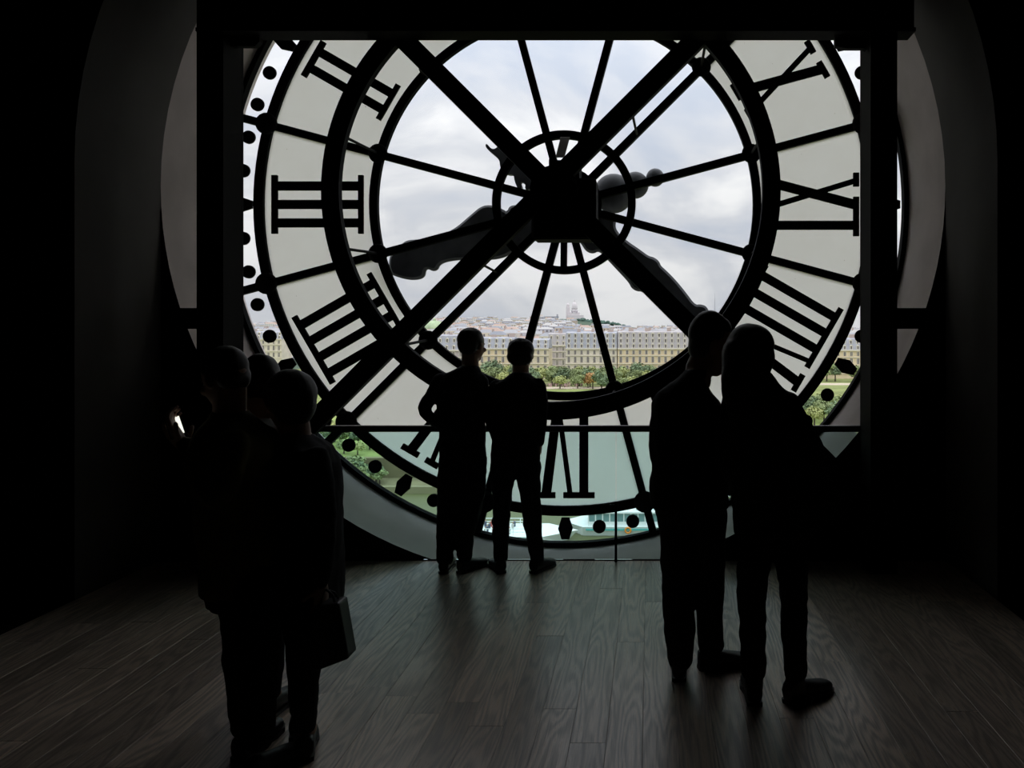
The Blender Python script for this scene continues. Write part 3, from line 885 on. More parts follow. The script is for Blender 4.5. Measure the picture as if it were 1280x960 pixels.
# man with the phone
p5 = person(3.00, 'man in olive top at far left holding up a lit phone',
    [(306, 735, 46, 0, .17), (304, 690, 46, 0, .165), (300, 640, 46, 0, .17), (297, 600, 47, 0, .18), (296, 565, 46, 0, .19), (294, 540, 40, 0, .16), (290, 524, 26, 0, .10), (287, 512, 18, 0, .065)],
    [[(292, 555, 18, -.15), (288, 590, 16, -.19), (270, 622, 15, -.20), (246, 586, 12, -.13), (229, 554, 9.5, -.06)], [(292, 555, 18, .15), (285, 592, 16, .18), (266, 615, 15, .16), (246, 585, 12, .06), (231, 560, 9.5, .02)]],
    [[(318, 735, 31, -.08), (320, 820, 26, -.08), (322, 920, 20, -.08)], [(304, 735, 31, .10), (306, 820, 26, .10), (308, 905, 20, .10)]],
    (281, 473, 25, 38, 1.15, 0, 0.30), M_OLIVE, 'jumper', M_BLACK, (CROP, []), 8.8,
    [(0, (-.55, .1, .8), (.8, .25, .5), (0, -.6, .5), .55), (1, (-.55, -.05, .8), (.8, -.25, .5), (0, .6, .5), .55)],
    [(318, -.16, .35, 1, .28), (306, .04, .1, 1, .28)], depth=0.17)
# person hidden between the two others
p6 = person(3.42, 'dark-haired person with a grey sleeve between the phone man and the handbag woman',
    [(325, 700, 42), (325, 660, 42), (325, 620, 42), (326, 580, 44), (327, 550, 43), (327, 534, 32), (327, 522, 15)],
    [[(290, 552, 14), (284, 600, 12.5), (290, 645, 9.5, .05)], [(350, 545, 13, -.06), (355, 575, 10.5, -.10), (353, 602, 9, -.11), (349, 622, 7.5, -.08)]],
    [[(312, 700, 23), (312, 785, 18), (312, 862, 14)], [(338, 700, 23), (338, 785, 18), (338, 862, 14)]],
    (327, 480, 21, 35, 0.2, 0, 0.1), M_GREYC, 'pullover', M_NAVY, (SHORT, []), 3.7,
    [(0, (0, .2, -1), (1, 0, 0), (0, 1, 0), .4), (1, (-.2, .1, -1), (-1, 0, 0), (0, 1, 0), .45)],
    [(312, -.10, -.1, 1, .26), (338, -.10, .1, 1, .26)])
# woman with the handbag
p7 = person(3.15, 'short woman in long dark coat carrying a square handbag',
    [(389, 762, 32, 0, .19), (390, 715, 32, 0, .18), (391, 660, 30, 0, .175), (391, 615, 29.5, 0, .18), (389, 580, 28, 0, .19), (384, 560, 25, 0, .15), (375, 548, 19, 0, .09), (369, 540, 16, 0, .065)],
    [[(394, 576, 17, -.14), (402, 612, 15.5, -.17), (405, 655, 14.5, -.18), (404, 700, 12.5, -.17), (402, 728, 9.5, -.15)], [(390, 576, 16, .14), (388, 640, 14, .18), (380, 690, 11, .14), (370, 716, 9, .10)]],
    [[(388, 765, 24, -.06), (384, 820, 18, -.06), (382, 870, 15, -.06), (381, 905, 13, -.06)], [(378, 765, 24, .10), (376, 820, 17, .10), (374, 860, 14, .10), (374, 885, 12.5, .10)]],
    (361, 503, 24.5, 36, 0.9, 0, 0.2), M_BLACK, 'coat', M_CHAR, ([(0, -.20, .28, 1.28, 1.32, .86), (0, -.55, -.15, 1.12, .9, .72)], []), 5.5,
    [(0, (-.05, .05, -1), (-.9, .3, 0), (-.2, -1, 0), .9), (1, (-.3, .1, -1), (.2, -1, 0), (-1, 0, 0), .4)],
    [(386, -.14, -.35, .9, .25), (378, .03, -.3, 1, .25)], depth=0.17)

# handbag held in the near hand
bc = P(402, 742, 3.0)
bag = root('handbag', (P(416, 0, 3.0).x, 3.0, P(0, 833, 3.0).z), 'flat black square handbag hanging from the short woman', 'handbag')
corners = [P(397, 753, 3.0), P(429, 749, 3.0), P(441, 818, 3.0), P(394, 836, 3.0)]
q = MB(); v = []
for yo, sh in ((-.045, .0), (.045, .0)):
    for c in corners: v.append(c + Vector((0, yo, 0)))
q.add(v, [(3, 2, 1, 0), (4, 5, 6, 7), (0, 1, 5, 4), (1, 2, 6, 5), (2, 3, 7, 6), (3, 0, 4, 7)])
me = q.mesh('bag_body', M_SHOE); bevel_mesh(me, 0.008, 2); link('bag_body', me, bag)
for yo in (-.02, .02):
    q = MB(); a = P(404, 753, 3.0) + Vector((0, yo, 0)); c = P(421, 751, 3.0) + Vector((0, yo, 0)); top = P(407, 737, 3.0)
    pts = [a, a.lerp(top, .6) + Vector((-.006, 0, 0)), top, c.lerp(top, .5) + Vector((.008, 0, .006)), c]
    limb(q, [(p, .0045) for p in pts], 8, 1.0, 3)
    q.build('bag_handle', M_SHOE, bag, True)
# phone with a lit screen
pc = P(219, 531, 2.97)
phone = root('phone', pc, 'small phone with bright lit screen held by the man in olive', 'phone')
u_ = Vector((.42, -.18, -.90)).normalized(); w_ = Vector((.60, .75, .10)); w_ = (w_ - u_ * w_.dot(u_)).normalized(); nn_ = u_.cross(w_)
if nn_.y > 0: nn_ = -nn_
def slab(c, hu, hw_, ht):
    v = []
    for c_ in (-ht, ht):
        for a, e_ in ((-hu, -hw_), (hu, -hw_), (hu, hw_), (-hu, hw_)): v.append(c + u_ * a + w_ * e_ + nn_ * c_)
    return v
BF = [(3, 2, 1, 0), (4, 5, 6, 7), (0, 1, 5, 4), (1, 2, 6, 5), (2, 3, 7, 6), (3, 0, 4, 7)]
q = MB().add(slab(pc, .055, .030, .004), BF); me = q.mesh('phone_body', M_SHOE); bevel_mesh(me, .0015, 2); link('phone_body', me, phone)
q = MB().add(slab(pc + nn_ * .0046 + u_ * .004, .034, .020, .0004), BF); q.build('screen', mat('lit_screen', (0.1, 0.1, 0.1), 0.3, emit=((0.95, 0.95, 0.82), 1.0)), phone)
q = MB().ball(pc + nn_ * .004 - u_ * .047, .004, nu=8, nv=6); q.build('lens', M_SHOE, phone, True)

# ------------------------------------------------------------------ outside: river, gardens, city
G0 = GROUND
M_STONE = [mat('cream_stone', (0.72, 0.63, 0.47), 0.9, 0, 0.10, .3, .1), mat('buff_stone', (0.74, 0.61, 0.42), 0.9, 0, 0.10, .3, .1), mat('pale_stone', (0.72, 0.65, 0.54), 0.9, 0, 0.10, .3, .1), mat('mauve_stone', (0.48, 0.42, 0.42), 0.9, 0, 0.12, .3, .1)]
M_TRIM = mat('light_stone_trim', (0.78, 0.72, 0.60), 0.9)
M_SLATE = [mat('blue_slate', (0.38, 0.385, 0.425), 0.7, 0, 0.15, .4), mat('grey_slate', (0.38, 0.38, 0.42), 0.7, 0, 0.15, .4), mat('brown_grey_slate', (0.42, 0.39, 0.39), 0.7, 0, 0.15, .4)]  # roof colours lightened, distance haze is put into them
M_PANE = mat('dark_window', (0.16, 0.14, 0.15), 0.25)  # pane colour lightened to carry distance haze and reflected sky
M_WHITE = mat('white_paint', (0.85, 0.86, 0.84), 0.6)
M_BRICK = mat('chimney_brick', (0.50, 0.40, 0.36), 0.9)
M_GRASS = mat('lawn_grass', (0.25, 0.31, 0.10), 0.95, 0, 0.25, .12, .1)
M_PATH = mat('sandy_gravel', (0.55, 0.47, 0.36), 0.95, 0, 0.12, .15, .1)
M_QUAY = mat('quay_stone', (0.19, 0.172, 0.095), 0.95, 0, 0.2, .25, .1)
M_LEAF = [mat('green_leaves', (0.24, 0.29, 0.13), 0.8, 0, 0.45, .8, .2, rand=.25), mat('yellow_green_leaves', (0.35, 0.38, 0.15), 0.8, 0, 0.4, .8, .2, rand=.2), mat('dark_green_leaves', (0.16, 0.22, 0.12), 0.8, 0, 0.45, .8, .2, rand=.25), mat('rusty_leaves', (0.48, 0.28, 0.12), 0.8, 0, 0.35, .8, .2)]  # greens muted, distance haze is put into the leaf colours
M_BARK = mat('tree_bark', (0.07, 0.055, 0.04), 0.9)
M_WATER = mat('river_water', (0.125, 0.13, 0.055), 0.35, 0, 0.2, .05, .12)

def plane(name, x0, x1, y0, y1, z, m, th=0.3):
    return MB().box((x0, y0, z - th), (x1, y1, z)).build(name, m, kind='structure')
plane('ground', -3500, 3500, 168, 5200, G0, mat('park_turf', (0.23, 0.26, 0.10), .95, 0, .25, .08, .1), 1.0)
plane('park_path', -150, 70, 372, 386, G0 + .05, M_PATH, .1)
plane('park_road', 78, 200, 398, 413, G0 + .05, M_PATH, .1)
plane('river', -400, 400, 12, 158, -30.4, M_WATER)
plane('quay', -400, 400, 157, 169.0, -29.2, M_QUAY, 2.0)
MB().box((-400, 166.5, -29.2), (400, 168.4, G0 + 0.9)).build('wall_quay', M_QUAY, kind='structure')
MB().box((-400, 156.2, -31), (400, 157.2, -29.05)).build('trim_2', mat('quay_edge_stone', (0.25, 0.23, 0.125), 0.9), kind='structure')
plane('lawn', -240, 200, 225, 300, G0 + 0.06, M_GRASS, .1)
plane('lawn', -150, 60, 322, 366, G0 + 0.06, M_GRASS, .1)
plane('terrace', -300, 260, 172, 215, G0 + 0.05, M_GRASS, .1)

# --- trees
def tree_mesh(name, h, w, leafm, seed, nl=900, leaf=0.55):
    rnd = random.Random(seed); q = MB()
    q.tube((0, 0, 0), (0, 0, h * .45), w * .035 + .08, w * .02 + .05, 8, 1)
    for k in range(4):
        a = rnd.random() * 6.28; q.tube((0, 0, h * .33), (math.cos(a) * w * .25, math.sin(a) * w * .25, h * .62), .08, .03, 5, 1)
    blobs = [(0, 0, h * .64, w * .38, h * .30)]
    for k in range(6):
        a = 6.28 * k / 6 + rnd.random(); r = w * .22
        blobs.append((math.cos(a) * r, math.sin(a) * r, h * rnd.uniform(.48, .78), w * rnd.uniform(.2, .3), h * rnd.uniform(.14, .22)))
    for k in range(nl):
        bx_, by_, bz_, br, bh = rnd.choice(blobs)
        d = Vector((rnd.gauss(0, 1), rnd.gauss(0, 1), rnd.gauss(0, 1))).normalized() * (rnd.uniform(.55, 1.05))
        c = Vector((bx_ + d.x * br, by_ + d.y * br, bz_ + d.z * bh))
        u = Vector((rnd.gauss(0, 1), rnd.gauss(0, 1), rnd.gauss(0, .6))).normalized(); n_ = (d + Vector((rnd.gauss(0, .5), rnd.gauss(0, .5), .3))).normalized()
        w_ = n_.cross(u)
        if w_.length < .1: continue
        w_.normalize(); u = w_.cross(n_); s = leaf * rnd.uniform(.6, 1.3)
        q.add([c - u * s - w_ * s * .2, c + w_ * s * .6, c + u * s - w_ * s * .1, c - w_ * s * .7], [(0, 1, 2, 3)], 0)
    return q.mesh(name, [leafm, M_BARK])
TM = [tree_mesh('tree', 9.5, 9, M_LEAF[0], 1, 700, .6), tree_mesh('tree', 8.5, 9, M_LEAF[1], 2, 700, .6), tree_mesh('tree', 10.5, 10, M_LEAF[2], 3, 700, .65), tree_mesh('tree', 8.5, 8, M_LEAF[3], 4, 600, .6)]
def plant(px, d, kind, label, group, z=G0, s=1.0):
    o = link('tree', TM[kind], None, loc=(P(px, 0, d).x, d, z), label=label, cat='tree', group=group)
    o.rotation_euler.z = random.random() * 6.28; o.scale = (s, s, s * random.uniform(.92, 1.08))
    return o
LB = ['green tree in the park before the long stone facades', 'yellow-green tree in the park before the long stone facades', 'dark green tree in the park before the long stone facades', 'rusty orange tree in the park before the facades']
TC = ['green', 'yellow-green', 'dark green']
ROWN = [', back row', ', middle row', ', front row']
def where(px):
    for lim, t in ((352, 'through the left clock rim'), (575, 'left of the man with hand on hip'), (598, 'behind the man with hand on hip'), (642, 'below the yellow building between two heads'), (686, 'below the cream low-roofed building'),
                   (708, 'before the set-back mauve building'), (740, 'below the blue roof, left half'), (771, 'below the blue roof, right half'), (805, 'below the brownish roof, left end'), (835, 'below the brownish roof, middle'), (870, 'just left of the tall man')):
        if px < lim: return t
    return 'through the right clock rim'
px = 300
while px < 1090:
    for row, dd_ in enumerate((425, 405, 388)):
        k = random.choices((0, 1, 2), (4, 2, 3))[0]
        a = px + random.uniform(-5, 5) + row * 6
        if 540 < a < 870 or a < 350 or a > 1030:
          if not (a > 1030 and row > 0):
            plant(a, dd_ + random.uniform(-6, 6), k, TC[k] + ' tree in the park ' + where(a) + ROWN[row], 'park trees before the facades', s=random.uniform(.9, 1.12) * (.95 if row else 1))
    px += 17
plant(741, 372, 3, LB[3], None, s=1.0); plant(735, 380, 3, LB[3], None, s=.9)
for o in [o for o in COL.objects if o.get('label') == LB[3]]: o['group'] = 'rusty trees in the park'
for a, dd_, k, s in ((752, 352, 2, .9), (762, 345, 2, .8), (775, 340, 0, .8), (790, 350, 1, .9), (806, 345, 1, .8), (822, 352, 2, .9), (838, 360, 0, 1), (700, 374, 1, .8), (722, 376, 0, .8), (850, 370, 1, 1.0)):
    plant(a, dd_, k, ['green tree on the near side of the park lawn', 'yellow-green tree on the near side of the park lawn', 'dark green tree on the near side of the park lawn'][k], 'trees near the park lawn', s=s)
for a, dd_, k, s in ((1036, 262, 2, .75), (1048, 255, 0, .8), (1022, 250, 0, .85), (1058, 246, 1, .7), (1010, 244, 2, .8), (1030, 236, 0, .75), (1046, 232, 2, .7), (1018, 228, 1, .7)):
    plant(a, dd_, k, ['green tree below the right couple side of the clock rim', 'yellow-green tree seen through the right clock rim', 'dark green tree seen through the right clock rim'][k], 'trees through the right clock rim', s=s)
for a, dd_, k, s in ((402, 205, 0, .7), (418, 196, 1, .62), (432, 190, 0, .6), (448, 187, 2, .55), (462, 184, 0, .5), (476, 182, 1, .42), (412, 182, 2, .5), (430, 178, 0, .42), (447, 176, 1, .4), (395, 188, 0, .7), (386, 196, 2, .7), (490, 190, 0, .42), (505, 196, 1, .4)):
    plant(a, dd_, k, TC[k] + ' riverside tree through the lower left rim ' + ('beside the handbag woman' if a < 412 else 'just left of the first dot' if a < 430 else 'just right of the first dot' if a < 448 else 'around the second dot' if a < 470 else 'near the lozenge mark'), 'riverside trees', s=s)
for a, dd_, k in ((318, 330, 1), (330, 345, 0), (340, 338, 1), (352, 350, 0), (360, 330, 2), (322, 360, 2), (346, 365, 0), (368, 345, 1)):
    plant(a, dd_, k, ['green tree seen through the left clock rim', 'yellow-green tree seen through the left clock rim', 'dark green tree seen through the left clock rim'][k], 'trees through the left clock rim', s=.9)

def rim(a): return 'beside the handbag woman' if a < 412 else 'just left of the first dot' if a < 430 else 'just right of the first dot' if a < 448 else 'around the second dot' if a < 470 else 'near the lozenge mark'
for k_ in range(30):
    a = 390 + 84 * k_ / 29 + random.uniform(-3, 3); k = random.choices((0, 1, 2), (4, 2, 3))[0]
    plant(a, random.uniform(159.5, 162.5), k, ['green', 'yellow-green', 'dark green'][k] + ' lower quay tree through the lower left rim ' + rim(a), 'lower quay trees', z=-29.2, s=random.uniform(.40, .60) * (1.0 if a < 450 else .7))
# --- facades along the park
def facade(px0, px1, d, py_eave, py_top, stone, slate, label, rows=2, dorm=2, group=None):
    x0, x1 = P(px0, 0, d).x, P(px1, 0, d).x
    ze, zt_ = P(0, py_eave, d).z, P(0, py_top, d).z
    dep = 16.0
    rt = root('townhouse', ((x0 + x1) / 2, d + dep / 2, G0), label, 'building', group)
    q = MB().box((x0, d, G0), (x1, d + dep, ze)); q.build('wall', M_STONE[stone], rt)
    q = MB(); z = ze
    for zz, pr, hh in ((ze - .3, .7, .6), (ze - 4.0, .5, .35), (ze - 8.6, .6, .4), (ze - 13.2, .4, .3)):
        q.box((x0, d - pr, zz), (x1, d, zz + hh))
    q.build('cornice', M_TRIM, rt)
    # mansard roof
    q = MB(); i1 = 2.2
    v = [(x0, d, ze + .3), (x1, d, ze + .3), (x1, d + dep, ze + .3), (x0, d + dep, ze + .3),
         (x0, d + i1, zt_ - .8), (x1, d + i1, zt_ - .8), (x1, d + dep - i1, zt_ - .8), (x0, d + dep - i1, zt_ - .8),
         (x0, d + dep / 2, zt_), (x1, d + dep / 2, zt_)]
    q.add(v, [(3, 2, 1, 0), (0, 1, 5, 4), (2, 3, 7, 6), (4, 5, 9, 8), (6, 7, 8, 9), (1, 2, 6, 9, 5), (3, 0, 4, 8, 7)])
    roof = q.build('roof', M_SLATE[slate], rt)
    nwin = max(2, int((x1 - x0) / 3.55)); st = (x1 - x0) / nwin
    q = MB(); t = MB()
    for i in range(nwin):
        cx_ = x0 + st * (i + .5)
        for zb, hh, ww in ((ze - 3.1, 2.2, .62), (ze - 7.7, 3.2, .66), (ze - 12.4, 3.0, .66)):
            q.box((cx_ - ww, d - .12, zb), (cx_ + ww, d - .04, zb + hh))
            t.box((cx_ - ww - .22, d - .25, zb - .1), (cx_ - ww, d, zb + hh + .2)); t.box((cx_ + ww, d - .25, zb - .1), (cx_ + ww + .22, d, zb + hh + .2))
            t.box((cx_ - ww, d - .25, zb + hh), (cx_ + ww, d, zb + hh + .2)); t.box((cx_ - .06, d - .2, zb), (cx_ + .06, d - .1, zb + hh))
    q.build('windows', M_PANE, rt, kind='stuff'); t.build('window_surrounds', M_TRIM, rt, kind='stuff')
    q = MB(); t = MB(); hr = zt_ - ze - 1.0
    for r in range(dorm):
        for i in range(nwin):
            cx_ = x0 + st * (i + .5); zb = ze + .5 + r * hr / dorm; hh = min(2.0, hr / dorm * .72); yy = d + i1 * (zb - ze) / hr - .1
            t.box((cx_ - .75, yy, zb), (cx_ + .75, yy + 1.6, zb + hh)); t.prism([(cx_ - .9, zb + hh), (cx_ + .9, zb + hh), (cx_, zb + hh + .6)], yy - .1, yy + 1.5)
            q.box((cx_ - .45, yy - .06, zb + .2), (cx_ + .45, yy + .02, zb + hh - .15))
    t.build('dormers', M_TRIM, rt, kind='stuff'); q.build('dormer_panes', M_PANE, rt, kind='stuff')
    q = MB(); k = x0 + 6
    while k < x1 - 2:
        h_ = random.uniform(1.0, 2.2); q.box((k, d + dep * .4, zt_ - 1), (k + random.uniform(1.5, 3.5), d + dep * .4 + 1.2, zt_ + h_)); k += random.uniform(8, 15)
    if q.v: q.build('chimneys', M_BRICK, rt, kind='stuff')
    return rt
facade(300, 352, 560, 424, 414, 2, 1, 'stone building with grey roof seen through the left clock rim')
facade(545, 598, 452, 438, 418, 3, 1, 'mauve stone building left of the man at the glass')
facade(598, 642, 450, 436, 421, 1, 0, 'yellow stone building between the two heads at the glass')
facade(642, 686, 450, 436, 423, 0, 0, 'cream stone building right behind the shorter person, low slate roof')
facade(685, 708, 520, 432, 416, 3, 2, 'narrow mauve building set back in the side street')
facade(707, 771, 450, 436, 414.5, 2, 0, 'stone building with tall blue slate roof below the hilltop basilica', dorm=3)
facade(772, 868, 450, 436, 413.5, 1, 2, 'long stone building with brownish slate roof left of the tall man', dorm=3)
facade(868, 1000, 452, 436, 416, 0, 1, 'long stone building with grey roof mostly hidden behind the right couple')
facade(1002, 1085, 450, 438, 422, 1, 1, 'buff stone building seen through the right clock rim')

# --- rising city behind
def ridge(px, d):
    """ground height of the terrain at a bearing (pixels) and distance"""
    prof = [(250, 409), (450, 403), (520, 401), (560, 400), (640, 402), (680, 399), (700, 397), (730, 398.5), (752, 402), (775, 407), (800, 411), (860, 413.5), (1100, 416)]
    y = prof[0][1]
    for (a, ya), (c, yc) in zip(prof, prof[1:]):
        if a <= px <= c: y = ya + (yc - ya) * (px - a) / (c - a)
    if px > 1100: y = 416
    top = P(0, y, 3300).z - 8
    t = min(1, max(0, (d - 560) / (3150 - 560)))
    return G0 + (top - G0) * t ** 1.5
v = []; f = []; NP, ND = 60, 30
for j in range(ND + 1):
    d = 560 + (3500 - 560) * j / ND
    for i in range(NP + 1):
        px = 200 + 1000 * i / NP
        v.append((P(px, 0, d).x, d, ridge(px, min(d, 3250)) + 0.1 - (max(0, d - 3250) * .2)))
for j in range(ND):
    for i in range(NP):
        a = j * (NP + 1) + i; f.append((a, a + 1, a + NP + 2, a + NP + 1))
link('hillside', mesh('hillside', v, f, mat('wooded_hill', (0.08, 0.115, 0.08), .95, 0, .35, .02, .1), True), kind='structure')
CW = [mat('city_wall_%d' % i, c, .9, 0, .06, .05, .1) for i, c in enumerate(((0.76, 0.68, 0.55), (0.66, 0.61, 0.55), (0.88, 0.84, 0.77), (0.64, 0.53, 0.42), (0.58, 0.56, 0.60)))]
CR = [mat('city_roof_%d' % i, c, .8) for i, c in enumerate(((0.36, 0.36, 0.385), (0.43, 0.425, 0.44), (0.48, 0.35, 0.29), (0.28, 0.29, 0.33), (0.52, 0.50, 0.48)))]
def house(q, cx_, cy_, z0, w, dp, h, rh, base, k=0):
    """box with window rows and a hipped roof"""
    x0, x1, y0, y1 = cx_ - w / 2, cx_ + w / 2, cy_ - dp / 2, cy_ + dp / 2
    q.box((x0, y0, z0 - 6), (x1, y1, z0 + h), base)
    i = min(w, dp) * .28
    q.add([(x0, y0, z0 + h), (x1, y0, z0 + h), (x1, y1, z0 + h), (x0, y1, z0 + h), (x0 + i, y0 + i, z0 + h + rh), (x1 - i, y0 + i, z0 + h + rh), (x1 - i, y1 - i, z0 + h + rh), (x0 + i, y1 - i, z0 + h + rh)],
          [(0, 1, 5, 4), (1, 2, 6, 5), (2, 3, 7, 6), (3, 0, 4, 7), (4, 5, 6, 7)], base + 1)
    n_ = max(2, int(w / 4.0))
    for r in range(3):
        zb = z0 + h - 3.2 - r * 3.6
        for j in range(n_):
            c = x0 + w * (j + .5) / n_
            q.add([(c - .7, y0 - .08, zb), (c + .7, y0 - .08, zb), (c + .7, y0 - .08, zb + 2.2), (c - .7, y0 - .08, zb + 2.2)], [(0, 1, 2, 3)], 10)
    q.box((x0 + w * .12, cy_ - .6, z0 + h), (x0 + w * .12 + 1.6, cy_ + .6, z0 + h + rh + 1.6), 11)
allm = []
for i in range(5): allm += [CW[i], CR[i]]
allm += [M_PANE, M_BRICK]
cand = []
d = 600.0
rc = random.Random(21)
while d < 3150:
    px = 300.0
    while px < 1085:
        w = rc.uniform(9, 21) * (1 + d / 6000)
        wpx = w * F / d
        if (528 < px + wpx and px < 875) or px < 352 or px > 1028:
            if not (681 < px + wpx / 2 < 800 and d > 2250) and not (724 < px + wpx / 2 < 800 and d > 1500) and not (515 < px + wpx / 2 < 580 and 850 < d < 985):
                cand.append((px + wpx / 2, d + rc.uniform(-5, 5), w))
        px += wpx * rc.uniform(1.0, 1.25)
    d *= 1.052
cand.sort(key=lambda t: t[1])
stuff = MB()
WN = ['cream', 'light grey', 'whitish', 'tan', 'bluish grey']
RN = ['slate', 'zinc', 'reddish', 'dark grey', 'pale']
def place(px, d):
    r = 'just behind' if d < 680 else 'a street behind' if d < 800 else 'further behind' if d < 950 else 'far up behind'
    for lim, t in ((352, 'the left clock rim'), (575, 'the theatre dome side'), (620, 'the man with hand on hip'), (650, 'the shorter person'), (690, 'the cream low-roofed building'), (725, 'the blue roof, left'), (771, 'the blue roof, right'), (815, 'the brownish roof, left'), (875, 'the brownish roof, right')):
        if px < lim: return r + ' ' + t
    return r + ' the right clock rim'
for i, (px, d, w) in enumerate(cand):
    z0 = ridge(px, d); h = rc.uniform(11, 26); rh = rc.uniform(1.5, 3.5); dp = rc.uniform(10, 16)
    # nearer rows stay below the sight line of the front facades
    base = 2 * rc.randrange(5)
    if i < 300:
        q = MB(); house(q, P(px, 0, d).x, d, z0, w, dp, h, rh, base)
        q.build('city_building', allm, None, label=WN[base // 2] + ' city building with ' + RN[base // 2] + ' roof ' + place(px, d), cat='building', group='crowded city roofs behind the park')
    else:
        house(stuff, P(px, 0, d).x, d, z0, w, dp, h, rh, base)
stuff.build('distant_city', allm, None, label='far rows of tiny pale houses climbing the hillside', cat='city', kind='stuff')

# --- basilica on the hill
M_BAS = mat('white_basilica_stone', (0.74, 0.68, 0.69), .9, 0, .06, .05, .1)
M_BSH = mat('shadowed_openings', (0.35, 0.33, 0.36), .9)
def PB_(px, py): return P(px, py, 3100)
BZ = PB_(0, 398.5).z
bas = root('basilica', (PB_(716, 0).x, 3100, BZ), 'white hilltop basilica with tall dome and bell tower', 'church')
m3 = 3.1
def dome(q, cx_, cy_, z0, r, hdrum, hdome, n=20):
    q.tube((cx_, cy_, z0), (cx_, cy_, z0 + hdrum), r, r, n)
    rings = []
    for k in range(9):
        t = k / 8; rr_ = r * 1.04 * math.sqrt(max(0, 1 - t ** 2.2)) + .05; rings.append([Vector((cx_ + rr_ * math.cos(a), cy_ + rr_ * math.sin(a), z0 + hdrum + hdome * t)) for a in [2 * math.pi * j / n for j in range(n)]])
    q.loft(rings)
    q.tube((cx_, cy_, z0 + hdrum + hdome * .96), (cx_, cy_, z0 + hdrum + hdome * 1.12), r * .2, r * .2, 10); q.tube((cx_, cy_, z0 + hdrum + hdome * 1.12), (cx_, cy_, z0 + hdrum + hdome * 1.36), r * .16, .2, 10)
xb = PB_(718, 0).x
q = MB(); q.box((PB_(710, 0).x, 3085, BZ - 10), (PB_(729, 0).x, 3125, PB_(0, 394).z)); q.prism([(PB_(711, 0).x, PB_(0, 394).z), (PB_(726, 0).x, PB_(0, 394).z), (xb, PB_(0, 390).z)], 3088, 3120); q.build('nave', M_BAS, bas)
q = MB(); dome(q, xb, 3105, PB_(0, 393).z, 3.6 * m3, (393 - 386.5) * m3, (386.5 - 378.5) * m3 * 1.15); q.build('main_dome', M_BAS, bas, True)
q = MB(); q.box((PB_(707.2, 0).x, 3110, BZ - 8), (PB_(711.6, 0).x, 3124, PB_(0, 384).z)); dome(q, PB_(709.4, 0).x, 3117, PB_(0, 384).z, 1.9 * m3, 2 * m3, 3.4 * m3, 12); q.build('bell_tower', M_BAS, bas)
for a in (713.4, 723.4):
    q = MB(); dome(q, PB_(a, 0).x, 3092, PB_(0, 393.5).z, 1.5 * m3, 1.6 * m3, 2.6 * m3, 12); q.build('small_dome', M_BAS, bas, True)
q = MB()
for i in range(8):
    a = math.pi + math.pi * (i + .5) / 8
    c = Vector((xb + 3.62 * m3 * math.cos(a), 3105 + 3.62 * m3 * math.sin(a), 0)); q.box((c.x - .9, c.y - .9, PB_(0, 391.8).z), (c.x + .9, c.y + .9, PB_(0, 388).z))
q.build('dome_windows', M_BSH, bas, kind='stuff')
# long block left of it and trees along the crest
lb = root('hilltop_block', (PB_(689, 0).x, 3050, PB_(0, 402).z), 'long low grey-blue block on the hilltop left of the basilica', 'building')
q = MB().box((PB_(682.5, 0).x, 3050, PB_(0, 406).z), (PB_(699, 0).x, 3075, PB_(0, 396.8).z)); q.build('wall', mat('blue_grey_render', (0.50, 0.50, 0.58), .9), lb)
q = MB().box((PB_(682, 0).x, 3048, PB_(0, 396.8).z), (PB_(699.5, 0).x, 3077, PB_(0, 395.8).z)); q.box((PB_(697.3, 0).x, 3055, PB_(0, 396).z), (PB_(699.0, 0).x, 3062, PB_(0, 393.2).z)); q.build('roof', M_SLATE[1], lb)
M_FARG = mat('far_tree_green', (0.10, 0.16, 0.13), .95, 0, .35, .05, .1)
q = MB(); rt_ = random.Random(5)
for k in range(380):
    a = rt_.uniform(700, 797); dd_ = 3060 - 30 * rt_.random()
    if 706 < a < 727: yt = rt_.uniform(398, 400.5)
    elif a <= 706: yt = rt_.uniform(398.5, 400.5)
    elif a < 760: yt = 396.8 + (a - 727) * .11 + rt_.uniform(0, 8)
    else: yt = 400.3 + (a - 760) * .25 + rt_.uniform(0, 7)
    c = P(a, yt + 1.8, dd_); q.ball(c, rt_.uniform(4, 8), rt_.uniform(4, 8), rt_.uniform(4, 7), 8, 5)
q.build('hilltop_trees', M_FARG, None, label='dark green belt of trees along the hill crest below the basilica', cat='trees', kind='stuff')

# --- theatre with a green dome, mast
th = root('domed_theatre', (P(545, 0, 900).x, 900, ridge(545, 900)), 'theatre with green copper dome and gilded statue left of the man at the glass', 'building')
d9 = 900
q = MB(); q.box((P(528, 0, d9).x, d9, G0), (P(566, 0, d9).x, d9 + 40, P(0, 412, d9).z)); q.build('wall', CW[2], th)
q = MB(); c = P(543, 411, d9 + 18); rings = []
for k in range(7):
    t = k / 6; r = 12.5 * math.cos(t * 1.45); rings.append([Vector((c.x + r * math.cos(a), c.y + r * math.sin(a), c.z + 9.5 * math.sin(t * 1.5))) for a in [2 * math.pi * j / 24 for j in range(24)]])
q.loft(rings); q.tube(c + Vector((0, 0, 9)), c + Vector((0, 0, 12.5)), 2.0, .8, 12)
q.build('dome', mat('green_copper', (0.42, 0.52, 0.32), .8, 0, .2, .2), th, True)
q = MB(); c = P(557.5, 416, d9 - 1); q.tube(c, c + Vector((0, 0, 3)), 2.0, 1.2, 8); q.ball(c + Vector((0, 0, 4.0)), 1.1, 1.0, 1.6, 8, 6); q.tube(c + Vector((0, 0, 4)), c + Vector((2.0, 0, 6.5)), .45, .3, 6); q.tube(c + Vector((0, 0, 4)), c + Vector((-1.8, 0, 6.0)), .45, .3, 6)
